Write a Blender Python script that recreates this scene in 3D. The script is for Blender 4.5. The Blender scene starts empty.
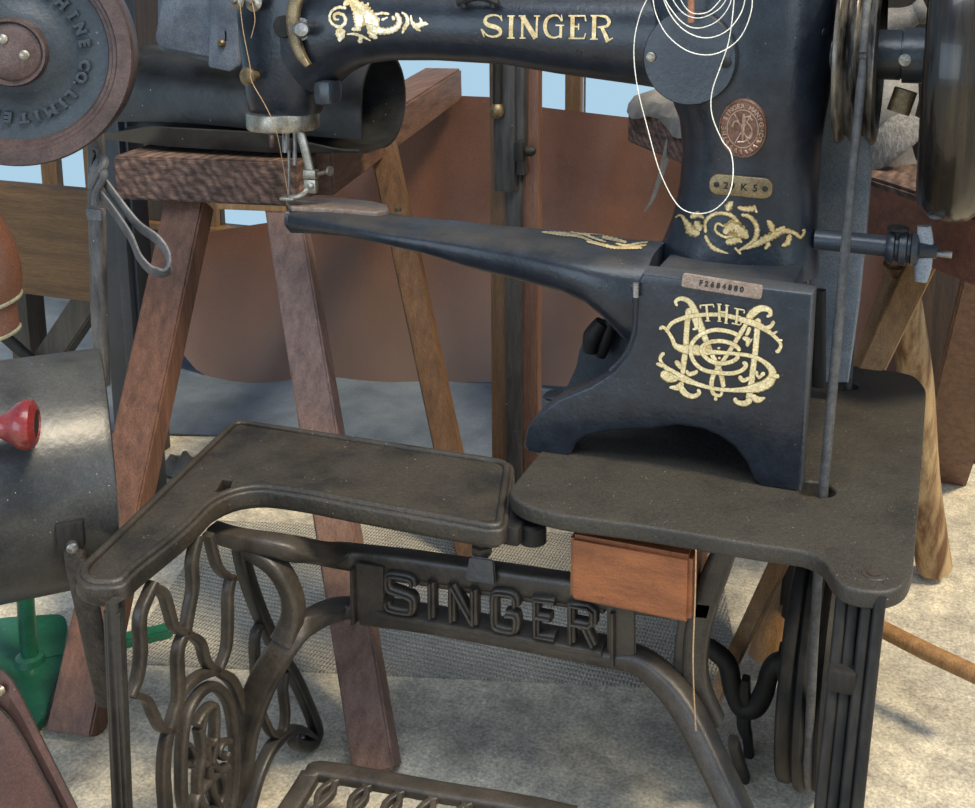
import bpy, bmesh, math, random
from mathutils import Vector, Matrix
from mathutils.bvhtree import BVHTree
random.seed(7)
C = bpy.context.scene.collection
V = Vector

# ---------------------------------------------------------------- camera
F, PX, PY, HC = 1139.0, 530.0, 180.0, 1.40
PITCH = math.atan(230 / 1139.0); YAW = math.radians(20.1)
cp, sp, cy, sy = math.cos(PITCH), math.sin(PITCH), math.cos(YAW), math.sin(YAW)
RT = V((cy, sy, 0)); FW = V((-sy * cp, cy * cp, -sp)); UP = V((-sy * sp, cy * sp, cp))
EYE = V((0, 0, HC))
cam = bpy.data.cameras.new('camera'); camo = bpy.data.objects.new('camera', cam); C.objects.link(camo)
cam.sensor_fit = 'HORIZONTAL'; cam.sensor_width = 36.0; cam.lens = 36.0 * F / 975.0
cam.shift_x = (487.5 - PX) / 975.0; cam.shift_y = (PY - 404.0) / 975.0
cam.clip_start = 0.02
m = Matrix(((RT.x, UP.x, -FW.x, 0), (RT.y, UP.y, -FW.y, 0), (RT.z, UP.z, -FW.z, HC), (0, 0, 0, 1)))
camo.matrix_world = m
bpy.context.scene.camera = camo

def ray(x, y): return FW + RT * ((x - PX) / F) - UP * ((y - PY) / F)
def az(x, y, z): r = ray(x, y); return EYE + r * ((z - HC) / r.z)          # where a sight line meets a level plane
def ay(x, y, Y): r = ray(x, y); return EYE + r * (Y / r.y)                 # ... an upright plane across the room
def ax(x, y, X): r = ray(x, y); return EYE + r * (X / r.x)
def apl(x, y, p0, n): r = ray(x, y); return EYE + r * ((p0 - EYE).dot(n) / r.dot(n))

# ---------------------------------------------------------------- materials
def mat(name, col, rough=.5, metal=0, col2=None, scale=8, detail=6, bump=0, bscale=60, spec=.5, stretch=(1, 1, 1), pos=(.35, .65), dust=None, dust_amt=.5, coat=0, specks=None, grain=.32, gscale=330, edge=None):
    M = bpy.data.materials.new(name); M.use_nodes = True
    nt = M.node_tree; N = nt.nodes; L = nt.links
    b = N['Principled BSDF']; b.inputs['Roughness'].default_value = rough; b.inputs['Metallic'].default_value = metal
    b.inputs['Specular IOR Level'].default_value = spec; b.inputs['Coat Weight'].default_value = coat
    tc = N.new('ShaderNodeTexCoord'); mp = N.new('ShaderNodeMapping'); L.new(tc.outputs['Object'], mp.inputs['Vector'])
    mp.inputs['Scale'].default_value = stretch
    out = None
    if col2:
        n = N.new('ShaderNodeTexNoise'); n.inputs['Scale'].default_value = scale; n.inputs['Detail'].default_value = detail; n.inputs['Roughness'].default_value = .65
        L.new(mp.outputs[0], n.inputs['Vector'])
        r = N.new('ShaderNodeValToRGB'); r.color_ramp.elements[0].position, r.color_ramp.elements[1].position = pos
        r.color_ramp.elements[0].color = (*col, 1); r.color_ramp.elements[1].color = (*col2, 1)
        L.new(n.outputs['Fac'], r.inputs['Fac']); out = r.outputs['Color']
    else:
        rg = N.new('ShaderNodeRGB'); rg.outputs[0].default_value = (*col, 1); out = rg.outputs[0]
    if dust:                                                                # dust lies on faces that look up
        g = N.new('ShaderNodeNewGeometry'); s = N.new('ShaderNodeSeparateXYZ'); L.new(g.outputs['Normal'], s.inputs[0])
        mr = N.new('ShaderNodeMapRange'); mr.inputs[1].default_value = .45; mr.inputs[2].default_value = .98; mr.inputs[4].default_value = dust_amt
        L.new(s.outputs['Z'], mr.inputs[0])
        n2 = N.new('ShaderNodeTexNoise'); n2.inputs['Scale'].default_value = 14; n2.inputs['Detail'].default_value = 8; L.new(tc.outputs['Object'], n2.inputs['Vector'])
        mu = N.new('ShaderNodeMath'); mu.operation = 'MULTIPLY'; mr2 = N.new('ShaderNodeMapRange'); mr2.inputs[1].default_value = .25; mr2.inputs[2].default_value = .6
        L.new(n2.outputs['Fac'], mr2.inputs[0]); L.new(mr.outputs[0], mu.inputs[0]); L.new(mr2.outputs[0], mu.inputs[1])
        mx = N.new('ShaderNodeMix'); mx.data_type = 'RGBA'; L.new(mu.outputs[0], mx.inputs[0]); L.new(out, mx.inputs[6]); mx.inputs[7].default_value = (*dust, 1)
        out = mx.outputs[2]
        mr3 = N.new('ShaderNodeMapRange'); mr3.inputs[3].default_value = rough; mr3.inputs[4].default_value = .8
        L.new(mu.outputs[0], mr3.inputs[0]); L.new(mr3.outputs[0], b.inputs['Roughness'])
    if specks:                                                              # scattered pale crumbs or scratches
        v = N.new('ShaderNodeTexVoronoi'); v.inputs['Scale'].default_value = specks[1]; L.new(tc.outputs['Object'], v.inputs['Vector'])
        w = N.new('ShaderNodeTexNoise'); w.inputs['Scale'].default_value = specks[1] * .23; L.new(tc.outputs['Object'], w.inputs['Vector'])
        lt = N.new('ShaderNodeMapRange'); lt.inputs[1].default_value = specks[2]; lt.inputs[2].default_value = specks[2] * .5; L.new(v.outputs['Distance'], lt.inputs[0])
        gt = N.new('ShaderNodeMapRange'); gt.inputs[1].default_value = .5; gt.inputs[2].default_value = .62; L.new(w.outputs['Fac'], gt.inputs[0])
        mm = N.new('ShaderNodeMath'); mm.operation = 'MULTIPLY'; L.new(lt.outputs[0], mm.inputs[0]); L.new(gt.outputs[0], mm.inputs[1])
        m2 = N.new('ShaderNodeMix'); m2.data_type = 'RGBA'; L.new(mm.outputs[0], m2.inputs[0]); L.new(out, m2.inputs[6]); m2.inputs[7].default_value = (*specks[0], 1)
        out = m2.outputs[2]
    if edge:                                                                # rubbed corners
        ge = N.new('ShaderNodeNewGeometry'); er = N.new('ShaderNodeMapRange'); er.inputs[1].default_value = .53; er.inputs[2].default_value = .62; er.inputs[4].default_value = .8; L.new(ge.outputs['Pointiness'], er.inputs[0])
        m5 = N.new('ShaderNodeMix'); m5.data_type = 'RGBA'; L.new(er.outputs[0], m5.inputs[0]); L.new(out, m5.inputs[6]); m5.inputs[7].default_value = (*edge, 1); out = m5.outputs[2]
    if grain:                                                               # fine grit over everything
        gn = N.new('ShaderNodeTexNoise'); gn.inputs['Scale'].default_value = gscale; gn.inputs['Detail'].default_value = 3; gn.inputs['Roughness'].default_value = .7; L.new(mp.outputs[0], gn.inputs['Vector'])
        gr = N.new('ShaderNodeMapRange'); gr.inputs[1].default_value = .3; gr.inputs[2].default_value = .7; gr.inputs[3].default_value = 1 - grain; gr.inputs[4].default_value = 1 + grain * 1.3; L.new(gn.outputs['Fac'], gr.inputs[0])
        m4 = N.new('ShaderNodeMix'); m4.data_type = 'RGBA'; m4.blend_type = 'MULTIPLY'; m4.inputs[0].default_value = 1; L.new(out, m4.inputs[6]); L.new(gr.outputs[0], m4.inputs[7]); out = m4.outputs[2]
    L.new(out, b.inputs['Base Color'])
    if bump:
        n3 = N.new('ShaderNodeTexNoise'); n3.inputs['Scale'].default_value = bscale; n3.inputs['Detail'].default_value = 5; L.new(mp.outputs[0], n3.inputs['Vector'])
        bp = N.new('ShaderNodeBump'); bp.inputs['Strength'].default_value = bump; bp.inputs['Distance'].default_value = .004
        L.new(n3.outputs['Fac'], bp.inputs['Height']); L.new(bp.outputs[0], b.inputs['Normal'])
    return M

def wood(name, dark, light, axis='z', rough=.55, sc=14, bump=.35):
    st = {'x': (.7, 9, 9), 'y': (9, .7, 9), 'z': (9, 9, .7)}[axis]
    return mat(name, dark, rough, col2=light, scale=sc / 2.2, stretch=st, bump=bump, bscale=30, detail=12, pos=(.3, .72), grain=.3, gscale=60)

M = {}
DUST = (.045, .041, .035)
M['japan'] = mat('black_japanned_iron', (.007, .0095, .015), .3, col2=(.015, .02, .029), scale=30, bump=.12, bscale=140, dust=(.042, .038, .033), dust_amt=.7, edge=(.05, .058, .07), specks=((.3, .29, .26), 110, .07))
M['iron'] = mat('worn_stand_iron', (.011, .011, .011), .36, col2=(.03, .028, .026), scale=22, bump=.18, bscale=90, dust=DUST, dust_amt=.6)
M['rustiron'] = mat('rusty_stand_iron', (.018, .0155, .0135), .4, col2=(.052, .042, .033), scale=16, bump=.25, bscale=80, dust=(.05, .043, .034), dust_amt=.4)
M['table'] = mat('dusty_table_iron', (.016, .015, .014), .5, col2=(.034, .029, .023), scale=9, bump=.35, bscale=120, dust=(.03, .026, .019), dust_amt=.85, edge=(.085, .08, .074), grain=.55, gscale=420, specks=((.33, .3, .24), 110, .1))
M['leafiron'] = mat('greasy_leaf_iron', (.013, .012, .011), .42, col2=(.036, .028, .02), scale=7, bump=.35, bscale=110, dust=(.029, .0245, .018), dust_amt=.75, edge=(.08, .072, .062), grain=.55, gscale=420, specks=((.33, .28, .2), 95, .1))
M['gold'] = mat('gold_leaf_decal', (.42, .28, .1), .42, .3, col2=(.66, .51, .27), scale=60, pos=(.3, .6))
M['cream'] = mat('cream_gold_decal', (.54, .42, .2), .48, .1, col2=(.74, .63, .38), scale=80, pos=(.3, .65))
M['goldedge'] = mat('shaded_gold_edge', (.2, .12, .035), .5, .3, col2=(.42, .29, .11), scale=70)
M['bronzelight'] = mat('rubbed_bronze', (.3, .19, .14), .4, .7, col2=(.45, .31, .24), scale=60)
M['palegold'] = mat('pale_worn_gold', (.52, .4, .18), .38, .3, col2=(.86, .82, .68), scale=50, pos=(.38, .58))
M['dullgold'] = mat('faded_gold_decal', (.26, .19, .09), .55, .1, col2=(.6, .48, .26), scale=70)
M['brass'] = mat('aged_brass', (.12, .085, .048), .42, .7, col2=(.24, .18, .1), scale=30)
M['bronze'] = mat('bronze_badge', (.12, .065, .05), .42, .7, col2=(.22, .13, .1), scale=60)
M['nickel'] = mat('worn_nickel', (.2, .175, .135), .36, .85, col2=(.4, .36, .3), scale=40)
M['steel'] = mat('grey_steel', (.2, .2, .21), .35, .9, col2=(.36, .35, .34), scale=30)
M['plate_id'] = mat('dull_copper_tag', (.17, .12, .09), .55, .4, col2=(.26, .2, .16), scale=60)
M['wheelrim'] = mat('polished_dark_rim', (.009, .008, .008), .26, .4, col2=(.09, .066, .04), scale=6, detail=9, stretch=(9, .5, .5), pos=(.42, .9), coat=.25)
M['pulley'] = mat('worn_pulley_iron', (.012, .011, .011), .3, .5, col2=(.3, .26, .21), scale=10, detail=9, stretch=(6, 1, 1), pos=(.44, .8))
M['beltrope'] = mat('grey_round_belt', (.035, .036, .038), .7, col2=(.08, .078, .076), scale=60)
M['guard'] = mat('blue_grey_guard', (.12, .14, .17), .5, col2=(.26, .285, .32), scale=6)
M['threadw'] = mat('pale_linen_thread', (.8, .76, .66), .7)
M['threadb'] = mat('tan_linen_thread', (.35, .22, .12), .7)
M['redwood'] = wood('reddish_sawhorse_wood', (.065, .029, .018), (.17, .08, .05), 'z')
M['palewood'] = wood('dry_pinkish_wood', (.11, .062, .05), (.24, .145, .112), 'z')
M['endgrain'] = mat('sawn_end_grain', (.035, .02, .016), .75, col2=(.17, .1, .077), scale=10, stretch=(2.6, 1, 7), detail=7, bump=.6, bscale=18, pos=(.36, .66), dust=(.2, .13, .09), dust_amt=.3)
nt = M['endgrain'].node_tree; N, L = nt.nodes, nt.links; b = N['Principled BSDF']; src = b.inputs['Base Color'].links[0].from_socket       # slanting saw marks
tc = N.new('ShaderNodeTexCoord'); mp = N.new('ShaderNodeMapping'); mp.inputs['Rotation'].default_value = (0, math.radians(38), 0); L.new(tc.outputs['Object'], mp.inputs[0]); wv = N.new('ShaderNodeTexWave'); wv.inputs['Scale'].default_value = 16; wv.inputs['Distortion'].default_value = 5; wv.inputs['Detail'].default_value = 4; wv.inputs['Detail Scale'].default_value = 2.5; L.new(mp.outputs[0], wv.inputs['Vector'])
mr = N.new('ShaderNodeMapRange'); mr.inputs[3].default_value = .55; mr.inputs[4].default_value = 1.3; L.new(wv.outputs['Fac'], mr.inputs[0]); mx = N.new('ShaderNodeMix'); mx.data_type = 'RGBA'; mx.blend_type = 'MULTIPLY'; mx.inputs[0].default_value = 1; L.new(src, mx.inputs[6]); L.new(mr.outputs[0], mx.inputs[7]); L.new(mx.outputs[2], b.inputs['Base Color'])
M['brownwood'] = wood('brown_oak', (.07, .034, .015), (.17, .09, .042), 'z')
M['brownwoody'] = wood('brown_oak_beam', (.06, .03, .02), (.19, .1, .062), 'y')
M['boardwood'] = wood('warm_board_wood', (.055, .027, .01), (.15, .078, .028), 'x', sc=9)
M['drawerwood'] = mat('orange_brown_drawer_wood', (.12, .036, .013), .42, col2=(.27, .09, .032), scale=9, detail=10, stretch=(1.2, 3, 3.5), bump=.25, bscale=60, pos=(.25, .6), specks=((.08, .03, .015), 50, .2), grain=.3)
M['lightwood'] = wood('light_stick_wood', (.2, .1, .038), (.38, .21, .085), 'z')
M['barkwood'] = mat('peeled_bark_wood', (.13, .06, .025), .7, col2=(.42, .29, .15), scale=5, stretch=(5, 5, .9), detail=7, pos=(.42, .62), bump=.5, bscale=24)
M['darkwood'] = wood('dark_grey_wood', (.03, .027, .024), (.085, .074, .06), 'z')
M['blackwood'] = mat('black_scuffed_wood', (.014, .013, .013), .5, col2=(.05, .046, .043), scale=12, stretch=(6, 6, .8), specks=((.4, .38, .34), 60, .1))
M['hide'] = mat('brown_leather_hide', (.06, .023, .012), .42, col2=(.13, .055, .03), scale=2.2, detail=9, bump=.12, bscale=40, specks=((.42, .27, .18), 45, .05), pos=(.3, .72))
M['bluesheet'] = mat('blue_grey_leather', (.05, .07, .1), .5, col2=(.13, .165, .215), scale=3.2, detail=8, bump=.15, bscale=40)
M['blackleather'] = mat('stiff_black_leather', (.007, .007, .007), .34, col2=(.03, .031, .031), scale=9, bump=.15, bscale=60, specks=((.4, .4, .38), 50, .08))
M['bluepouch'] = mat('blue_grey_pouch_leather', (.06, .075, .1), .6, col2=(.14, .165, .205), scale=14, bump=.25, bscale=70)
M['greyleather'] = mat('weathered_grey_leather', (.09, .08, .07), .7, col2=(.24, .225, .2), scale=7, detail=8, bump=.4, bscale=26)
M['strapleather'] = mat('grey_strap_leather', (.055, .055, .06), .6, col2=(.17, .165, .165), scale=14, bump=.2)
M['tanleather'] = mat('tan_leather', (.22, .085, .045), .55, col2=(.34, .15, .085), scale=5, bump=.1)
M['fleshside'] = mat('pale_leather_edge', (.5, .42, .22), .7, col2=(.66, .6, .42), scale=12)
M['maroon'] = mat('maroon_leather', (.032, .014, .012), .45, col2=(.08, .037, .03), scale=6, bump=.2, bscale=70, detail=8, specks=((.35, .25, .2), 60, .06))
M['drum'] = mat('grey_black_drum_iron', (.014, .015, .017), .32, col2=(.045, .046, .046), scale=9, detail=9, bump=.18, bscale=70, dust=(.06, .06, .055), dust_amt=.4, specks=((.5, .48, .44), 90, .07))
M['redknob'] = mat('red_turned_knob', (.1, .009, .011), .3, col2=(.2, .022, .02), scale=14, coat=.4)
M['darkbelt'] = mat('dark_grained_belt', (.016, .013, .011), .5, col2=(.055, .044, .036), scale=60, bump=.5, bscale=160)
M['green'] = mat('dark_green_enamel', (.008, .06, .034), .3, col2=(.014, .105, .06), scale=12, bump=.1, specks=((.4, .5, .45), 50, .07))
M['discblue'] = mat('blue_black_cast_disc', (.015, .022, .03), .45, col2=(.031, .041, .052), scale=9, bump=.25, bscale=90, specks=((.16, .19, .21), 40, .1))
M['rustbrown'] = mat('rust_brown_rim', (.05, .033, .032), .42, .3, col2=(.11, .073, .066), scale=14, bump=.2, bscale=90)
M['postiron'] = mat('blue_black_column_iron', (.012, .016, .024), .4, col2=(.035, .043, .058), scale=4, bump=.1)
M['postgrey'] = mat('scuffed_grey_strip', (.035, .033, .032), .5, col2=(.13, .12, .112), scale=15, stretch=(4, 4, 1), specks=((.6, .58, .54), 60, .12))
M['darkiron'] = mat('matt_black_iron', (.005, .005, .005), .6, col2=(.022, .02, .018), scale=9, stretch=(5, 5, .8), spec=.3)
M['cable'] = mat('black_cable', (.012, .012, .013), .5)
M['webbing'] = mat('woven_webbing', (.09, .083, .075), .85, col2=(.22, .205, .19), scale=50, stretch=(3, 3, 1), bump=.6, bscale=90)

# ---------------------------------------------------------------- mesh helpers
WORLD = {}
def tag(o, label=None, cat=None, group=None, kind=None):
    for k, v in (('label', label), ('category', cat), ('group', group), ('kind', kind)):
        if v: o[k] = v
    return o
def thing(name, loc, label, cat, group=None):
    o = bpy.data.objects.new(name, None); C.objects.link(o); o.location = loc; o.empty_display_size = .05
    return tag(o, label, cat, group)
def wloc(o):
    p = V((0, 0, 0))
    while o: p = p + o.location; o = o.parent
    return p
def link(name, bm, material, parent=None, label=None, smooth=True, org=None, sharp=40):
    """one mesh object; vertices come in world space and are stored relative to the parent (or to org)"""
    bmesh.ops.remove_doubles(bm, verts=bm.verts, dist=1e-6)
    bmesh.ops.recalc_face_normals(bm, faces=bm.faces)
    base = wloc(parent) if parent else (V(org) if org is not None else V((0, 0, 0)))
    me = bpy.data.meshes.new(name)
    for v in bm.verts: v.co = v.co - base
    for f in bm.faces: f.smooth = smooth
    for e in bm.edges:
        if len(e.link_faces) == 2 and e.calc_face_angle(0) > math.radians(sharp): e.smooth = False
    bm.to_mesh(me); bm.free()
    o = bpy.data.objects.new(name, me); C.objects.link(o)
    for m__ in (material if isinstance(material, list) else [material]): me.materials.append(m__)
    if parent: o.parent = parent
    else: o.location = base
    if label: o['label'] = label
    return o
def bvh(objs):
    vs, fs = [], []
    for o in objs:
        b = wloc(o); k = len(vs)
        vs += [v.co + b for v in o.data.vertices]; fs += [[i + k for i in p.vertices] for p in o.data.polygons]
    return BVHTree.FromPolygons(vs, fs)
def smooth_path(pts, n=6, closed=False):
    pts = [V(p) for p in pts]
    if len(pts) < 3 or n <= 1: return pts
    out = []; k = len(pts)
    for i in range(k if closed else k - 1):
        g = (lambda j: pts[j % k]) if closed else (lambda j: pts[min(max(j, 0), k - 1)])
        a, b, c, d = g(i - 1), g(i), g(i + 1), g(i + 2)
        for s in range(n):
            t = s / n
            out.append(.5 * ((2 * b) + (c - a) * t + (2 * a - 5 * b + 4 * c - d) * t * t + (3 * b - a - 3 * c + d) * t ** 3))
    if not closed: out.append(pts[-1])
    return out
def lerp_list(vals, n):
    if not isinstance(vals, (list, tuple)): return [vals] * n
    if len(vals) == 1: return [vals[0]] * n
    out = []
    for i in range(n):
        t = i / max(1, n - 1) * (len(vals) - 1); k = min(int(t), len(vals) - 2); out.append(vals[k] + (vals[k + 1] - vals[k]) * (t - k))
    return out
def ring_bridge(bm, rings, close=False, caps=True):
    n = len(rings[0]); R = [[bm.verts.new(p) for p in r] for r in rings]
    for i in range(len(R) if close else len(R) - 1):
        a, b = R[i], R[(i + 1) % len(R)]
        for j in range(n):
            try: bm.faces.new((a[j], a[(j + 1) % n], b[(j + 1) % n], b[j]))
            except ValueError: pass
    if caps and not close:
        bm.faces.new(R[0][::-1]); bm.faces.new(R[-1])
    return R
def tube(bm, pts, rad, seg=10, n=6, closed=False):
    P = smooth_path(pts, n, closed); k = len(P); rr = lerp_list(rad, k); rings = []; nrm = None
    for i, p in enumerate(P):
        t = ((P[(i + 1) % k] - P[i - 1]) if closed else (P[min(i + 1, k - 1)] - P[max(i - 1, 0)])).normalized()
        if nrm is None: nrm = t.orthogonal().normalized()
        nrm = (nrm - t * nrm.dot(t)).normalized(); bn = t.cross(nrm)
        rings.append([p + (nrm * math.cos(2 * math.pi * j / seg) + bn * math.sin(2 * math.pi * j / seg)) * rr[i] for j in range(seg)])
    ring_bridge(bm, rings, close=closed)
def bar(bm, pts, w, d, face, n=6, closed=False, bev=.3):
    """rounded rectangular bar along a path; w measured across the path in the plane whose normal is face, d along face"""
    P = smooth_path(pts, n, closed); k = len(P); ww = lerp_list(w, k); dd = lerp_list(d, k); rings = []
    for i, p in enumerate(P):
        t = ((P[(i + 1) % k] - P[i - 1]) if closed else (P[min(i + 1, k - 1)] - P[max(i - 1, 0)])).normalized()
        f = V(face).normalized(); f = (f - t * f.dot(t)).normalized(); s = t.cross(f)
        a, b = ww[i] / 2, dd[i] / 2; e_ = 2 / (2.2 + 5 * (1 - min(1, bev * 2)))
        q = [(a * math.copysign(abs(math.cos(h)) ** e_, math.cos(h)), b * math.copysign(abs(math.sin(h)) ** e_, math.sin(h))) for h in [math.pi * (j + .5) / 8 for j in range(16)]]
        rings.append([p + s * u + f * v for u, v in q])
    ring_bridge(bm, rings, close=closed)
def lathe(bm, prof, origin, axis, seg=40, a0=0, a1=2 * math.pi):
    """prof = (distance along axis, radius)"""
    ax_ = V(axis).normalized(); u = ax_.orthogonal().normalized(); w = ax_.cross(u); O = V(origin); full = abs(a1 - a0) > 6.28
    rings = []
    for h, r in prof:
        r = max(r, 1e-5)
        rings.append([O + ax_ * h + (u * math.cos(2 * math.pi * j / seg) + w * math.sin(2 * math.pi * j / seg)) * r for j in range(seg)])
    ring_bridge(bm, rings)
def box(bm, c, s, rot=0, bev=0, basis=None):
    B = basis or (V((math.cos(rot), math.sin(rot), 0)), V((-math.sin(rot), math.cos(rot), 0)), V((0, 0, 1)))
    hx, hy, hz = s[0] / 2, s[1] / 2, s[2] / 2; tmp = bmesh.new()
    vs = [tmp.verts.new(V(c) + B[0] * (hx * i) + B[1] * (hy * j) + B[2] * (hz * k)) for i in (-1, 1) for j in (-1, 1) for k in (-1, 1)]
    for f in ((0, 1, 3, 2), (4, 6, 7, 5), (0, 4, 5, 1), (2, 3, 7, 6), (0, 2, 6, 4), (1, 5, 7, 3)): tmp.faces.new([vs[i] for i in f])
    bmesh.ops.recalc_face_normals(tmp, faces=tmp.faces)
    if bev: bmesh.ops.bevel(tmp, geom=tmp.edges[:], offset=bev, segments=2, affect='EDGES', profile=.6)
    merge(bm, tmp)
def hexa(bm, bottom, top, bev=0):
    """solid between two quads"""
    tmp = bmesh.new(); a = [tmp.verts.new(V(p)) for p in bottom]; b = [tmp.verts.new(V(p)) for p in top]
    tmp.faces.new(a[::-1]); tmp.faces.new(b)
    for i in range(4): tmp.faces.new((a[i], a[(i + 1) % 4], b[(i + 1) % 4], b[i]))
    bmesh.ops.recalc_face_normals(tmp, faces=tmp.faces)
    if bev: bmesh.ops.bevel(tmp, geom=tmp.edges[:], offset=bev, segments=2, affect='EDGES')
    merge(bm, tmp)
def beam(bm, a, b, w, d, side, bev=.004, taper=1.0):
    """squared timber from a to b; w along side, d across"""
    a, b = V(a), V(b); t = (b - a).normalized(); s = V(side); s = (s - t * s.dot(t)).normalized(); f = t.cross(s)
    q = lambda p, k: [p + s * (w * k / 2 * i) + f * (d * k / 2 * j) for i, j in ((-1, -1), (1, -1), (1, 1), (-1, 1))]
    hexa(bm, q(a, 1), q(b, taper), bev)
def merge(bm, other):
    me = bpy.data.meshes.new('tmp'); other.to_mesh(me); other.free(); bm.from_mesh(me); bpy.data.meshes.remove(me)
def curve_mesh(splines, extrude, bevel=0, res=2, text=None, size=1, offset=0, spacing=1, align='LEFT'):
    """flat filled outline (holes allowed) or text, made solid; lies in XY, thickness along Z, returned as bmesh"""
    if text is None:
        cu = bpy.data.curves.new('tmpc', 'CURVE'); cu.dimensions = '2D'; cu.fill_mode = 'BOTH'
        for pts in splines:
            s = cu.splines.new('POLY'); s.points.add(len(pts) - 1); s.use_cyclic_u = True
            for i, p in enumerate(pts): s.points[i].co = (p[0], p[1], 0, 1)
    else:
        cu = bpy.data.curves.new('tmpf', 'FONT'); cu.body = text; cu.size = size; cu.offset = offset; cu.space_character = spacing; cu.align_x = align; cu.resolution_u = 4
    cu.extrude = extrude; cu.bevel_depth = bevel; cu.bevel_resolution = res
    o = bpy.data.objects.new('tmpc', cu); C.objects.link(o)
    dg = bpy.context.evaluated_depsgraph_get(); dg.update()
    me = bpy.data.meshes.new_from_object(o.evaluated_get(dg)); bm = bmesh.new(); bm.from_mesh(me)
    bpy.data.meshes.remove(me); bpy.data.objects.remove(o); bpy.data.curves.remove(cu)
    bmesh.ops.remove_doubles(bm, verts=bm.verts, dist=1e-5)
    return bm
def xf(bm, origin, ux, uy):
    ux, uy = V(ux), V(uy); uz = ux.normalized().cross(uy.normalized())
    for v in bm.verts: v.co = V(origin) + ux * v.co.x + uy * v.co.y + uz * v.co.z
    return bm
def round_poly(pts, r, n=5):
    """round the corners of a 2-D polygon; r is a number or one per corner"""
    out = []; k = len(pts)
    for i in range(k):
        p0, p, p1 = V(pts[i - 1]).to_2d(), V(pts[i]).to_2d(), V(pts[(i + 1) % k]).to_2d()
        rr = r[i] if isinstance(r, (list, tuple)) else r
        if rr <= 0: out.append(p); continue
        a, b = (p0 - p), (p1 - p); c = min(rr, a.length * .49, b.length * .49); A, B = p + a.normalized() * c, p + b.normalized() * c
        for j in range(n + 1):
            t = j / n; out.append(A * (1 - t) ** 2 + p * 2 * t * (1 - t) + B * t * t)
    return out
def grid_sheet(bm, rows, thick=0, closed=False):
    R = [[bm.verts.new(V(p)) for p in r] for r in rows]
    for i in range(len(R) - 1):
        for j in range(len(R[0]) - 1): bm.faces.new((R[i][j], R[i][j + 1], R[i + 1][j + 1], R[i + 1][j]))
    if thick:
        bmesh.ops.recalc_face_normals(bm, faces=bm.faces)
        bmesh.ops.solidify(bm, geom=bm.faces[:], thickness=thick)
def decal(strokes, tree, lift=.0008, n=7, round_=True, jag=0, core=0):
    """painted ribbons laid on the surface the sight lines meet: stroke = ([(px,py)..], width px); core > 0 adds a brighter heart line in the second material"""
    bm = bmesh.new()
    def hit(x, y, last, h_):
        r = ray(x, y).normalized(); loc, nrm, i, d = tree.ray_cast(EYE, r)
        if loc is None: return last
        if nrm.dot(r) > 0: nrm = -nrm
        return loc + nrm * h_
    for si, (pts, w) in enumerate(strokes):
        P = smooth_path([V((p[0], p[1], 0)) for p in pts], n)
        Q = [P[0]]
        for a, b in zip(P, P[1:]):
            k = max(1, int((b - a).length / .8)); Q += [a + (b - a) * ((j + 1) / k) for j in range(k)]
        ww = lerp_list(w, len(Q)); S = [0]
        for a, b in zip(Q, Q[1:]): S.append(S[-1] + (b - a).length)
        for layer in ((1.0, 0), (core, 1)) if core else ((1.0, 0),):
            L, Rr, Mi = [], [], []; last = None; h_ = lift + si * 5e-5 + (2.5e-5 if layer[1] else 0)
            for i, p in enumerate(Q):
                t = (Q[min(i + 1, len(Q) - 1)] - Q[max(i - 1, 0)]).normalized(); hw = ww[i] / 2
                if round_:
                    e = min(S[i], S[-1] - S[i]); 
                    if e < hw: hw *= max(.12, math.sqrt(max(0, 1 - (1 - e / hw) ** 2)))
                j1 = 1 + jag * math.sin(S[i] * 1.7 + si) ; j2 = 1 + jag * math.sin(S[i] * 1.35 + 2 + si)
                s = V((-t.y, t.x, 0)) * hw * layer[0]; pa, pb = p + s * j1, p - s * j2
                a, c, b = hit(pa.x, pa.y, last, h_), hit(p.x, p.y, last, h_), hit(pb.x, pb.y, last, h_)
                if a is None or b is None or c is None: L = []; break
                last = c; L.append(a); Mi.append(c); Rr.append(b)
            if len(L) < 2: continue
            A = [bm.verts.new(p) for p in L]; B = [bm.verts.new(p) for p in Mi]; D = [bm.verts.new(p) for p in Rr]
            for i in range(len(A) - 1):
                for f in (bm.faces.new((A[i], A[i + 1], B[i + 1], B[i])), bm.faces.new((B[i], B[i + 1], D[i + 1], D[i]))): f.material_index = layer[1]
    return bm
def offset_poly(pts, d):
    """move a closed 2-D outline inwards by d"""
    P = [V(p).to_2d() for p in pts]; k = len(P); area = sum(P[i - 1].cross(P[i]) for i in range(k)); sg = 1 if area > 0 else -1; out = []
    for i in range(k):
        t = (P[(i + 1) % k] - P[i - 1]).normalized(); out.append(P[i] + V((-t.y, t.x)).to_2d() * d * sg)
    return out
def resample(pts, step):
    P = [V(p).to_2d() for p in pts]; P.append(P[0]); out = []; acc = 0
    for a, b in zip(P, P[1:]):
        L = (b - a).length
        while acc < L: out.append(a + (b - a) * (acc / L)); acc += step
        acc -= L
    return out
def tr(strokes, ox, oy, s): return [([(ox + x / s, oy + y / s) for x, y in p], [v / s for v in w] if isinstance(w, (list, tuple)) else w / s) for p, w in strokes]
def superring(c, u, v, a, b, e=2.0, n=32):
    out = []
    for j in range(n):
        t = 2 * math.pi * j / n; ct, st = math.cos(t), math.sin(t)
        out.append(V(c) + V(u) * (a * math.copysign(abs(ct) ** (2 / e), ct)) + V(v) * (b * math.copysign(abs(st) ** (2 / e), st)))
    return out
def loft(bm, secs):
    ring_bridge(bm, secs)
X, Y, Z = V((1, 0, 0)), V((0, 1, 0)), V((0, 0, 1))
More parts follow.
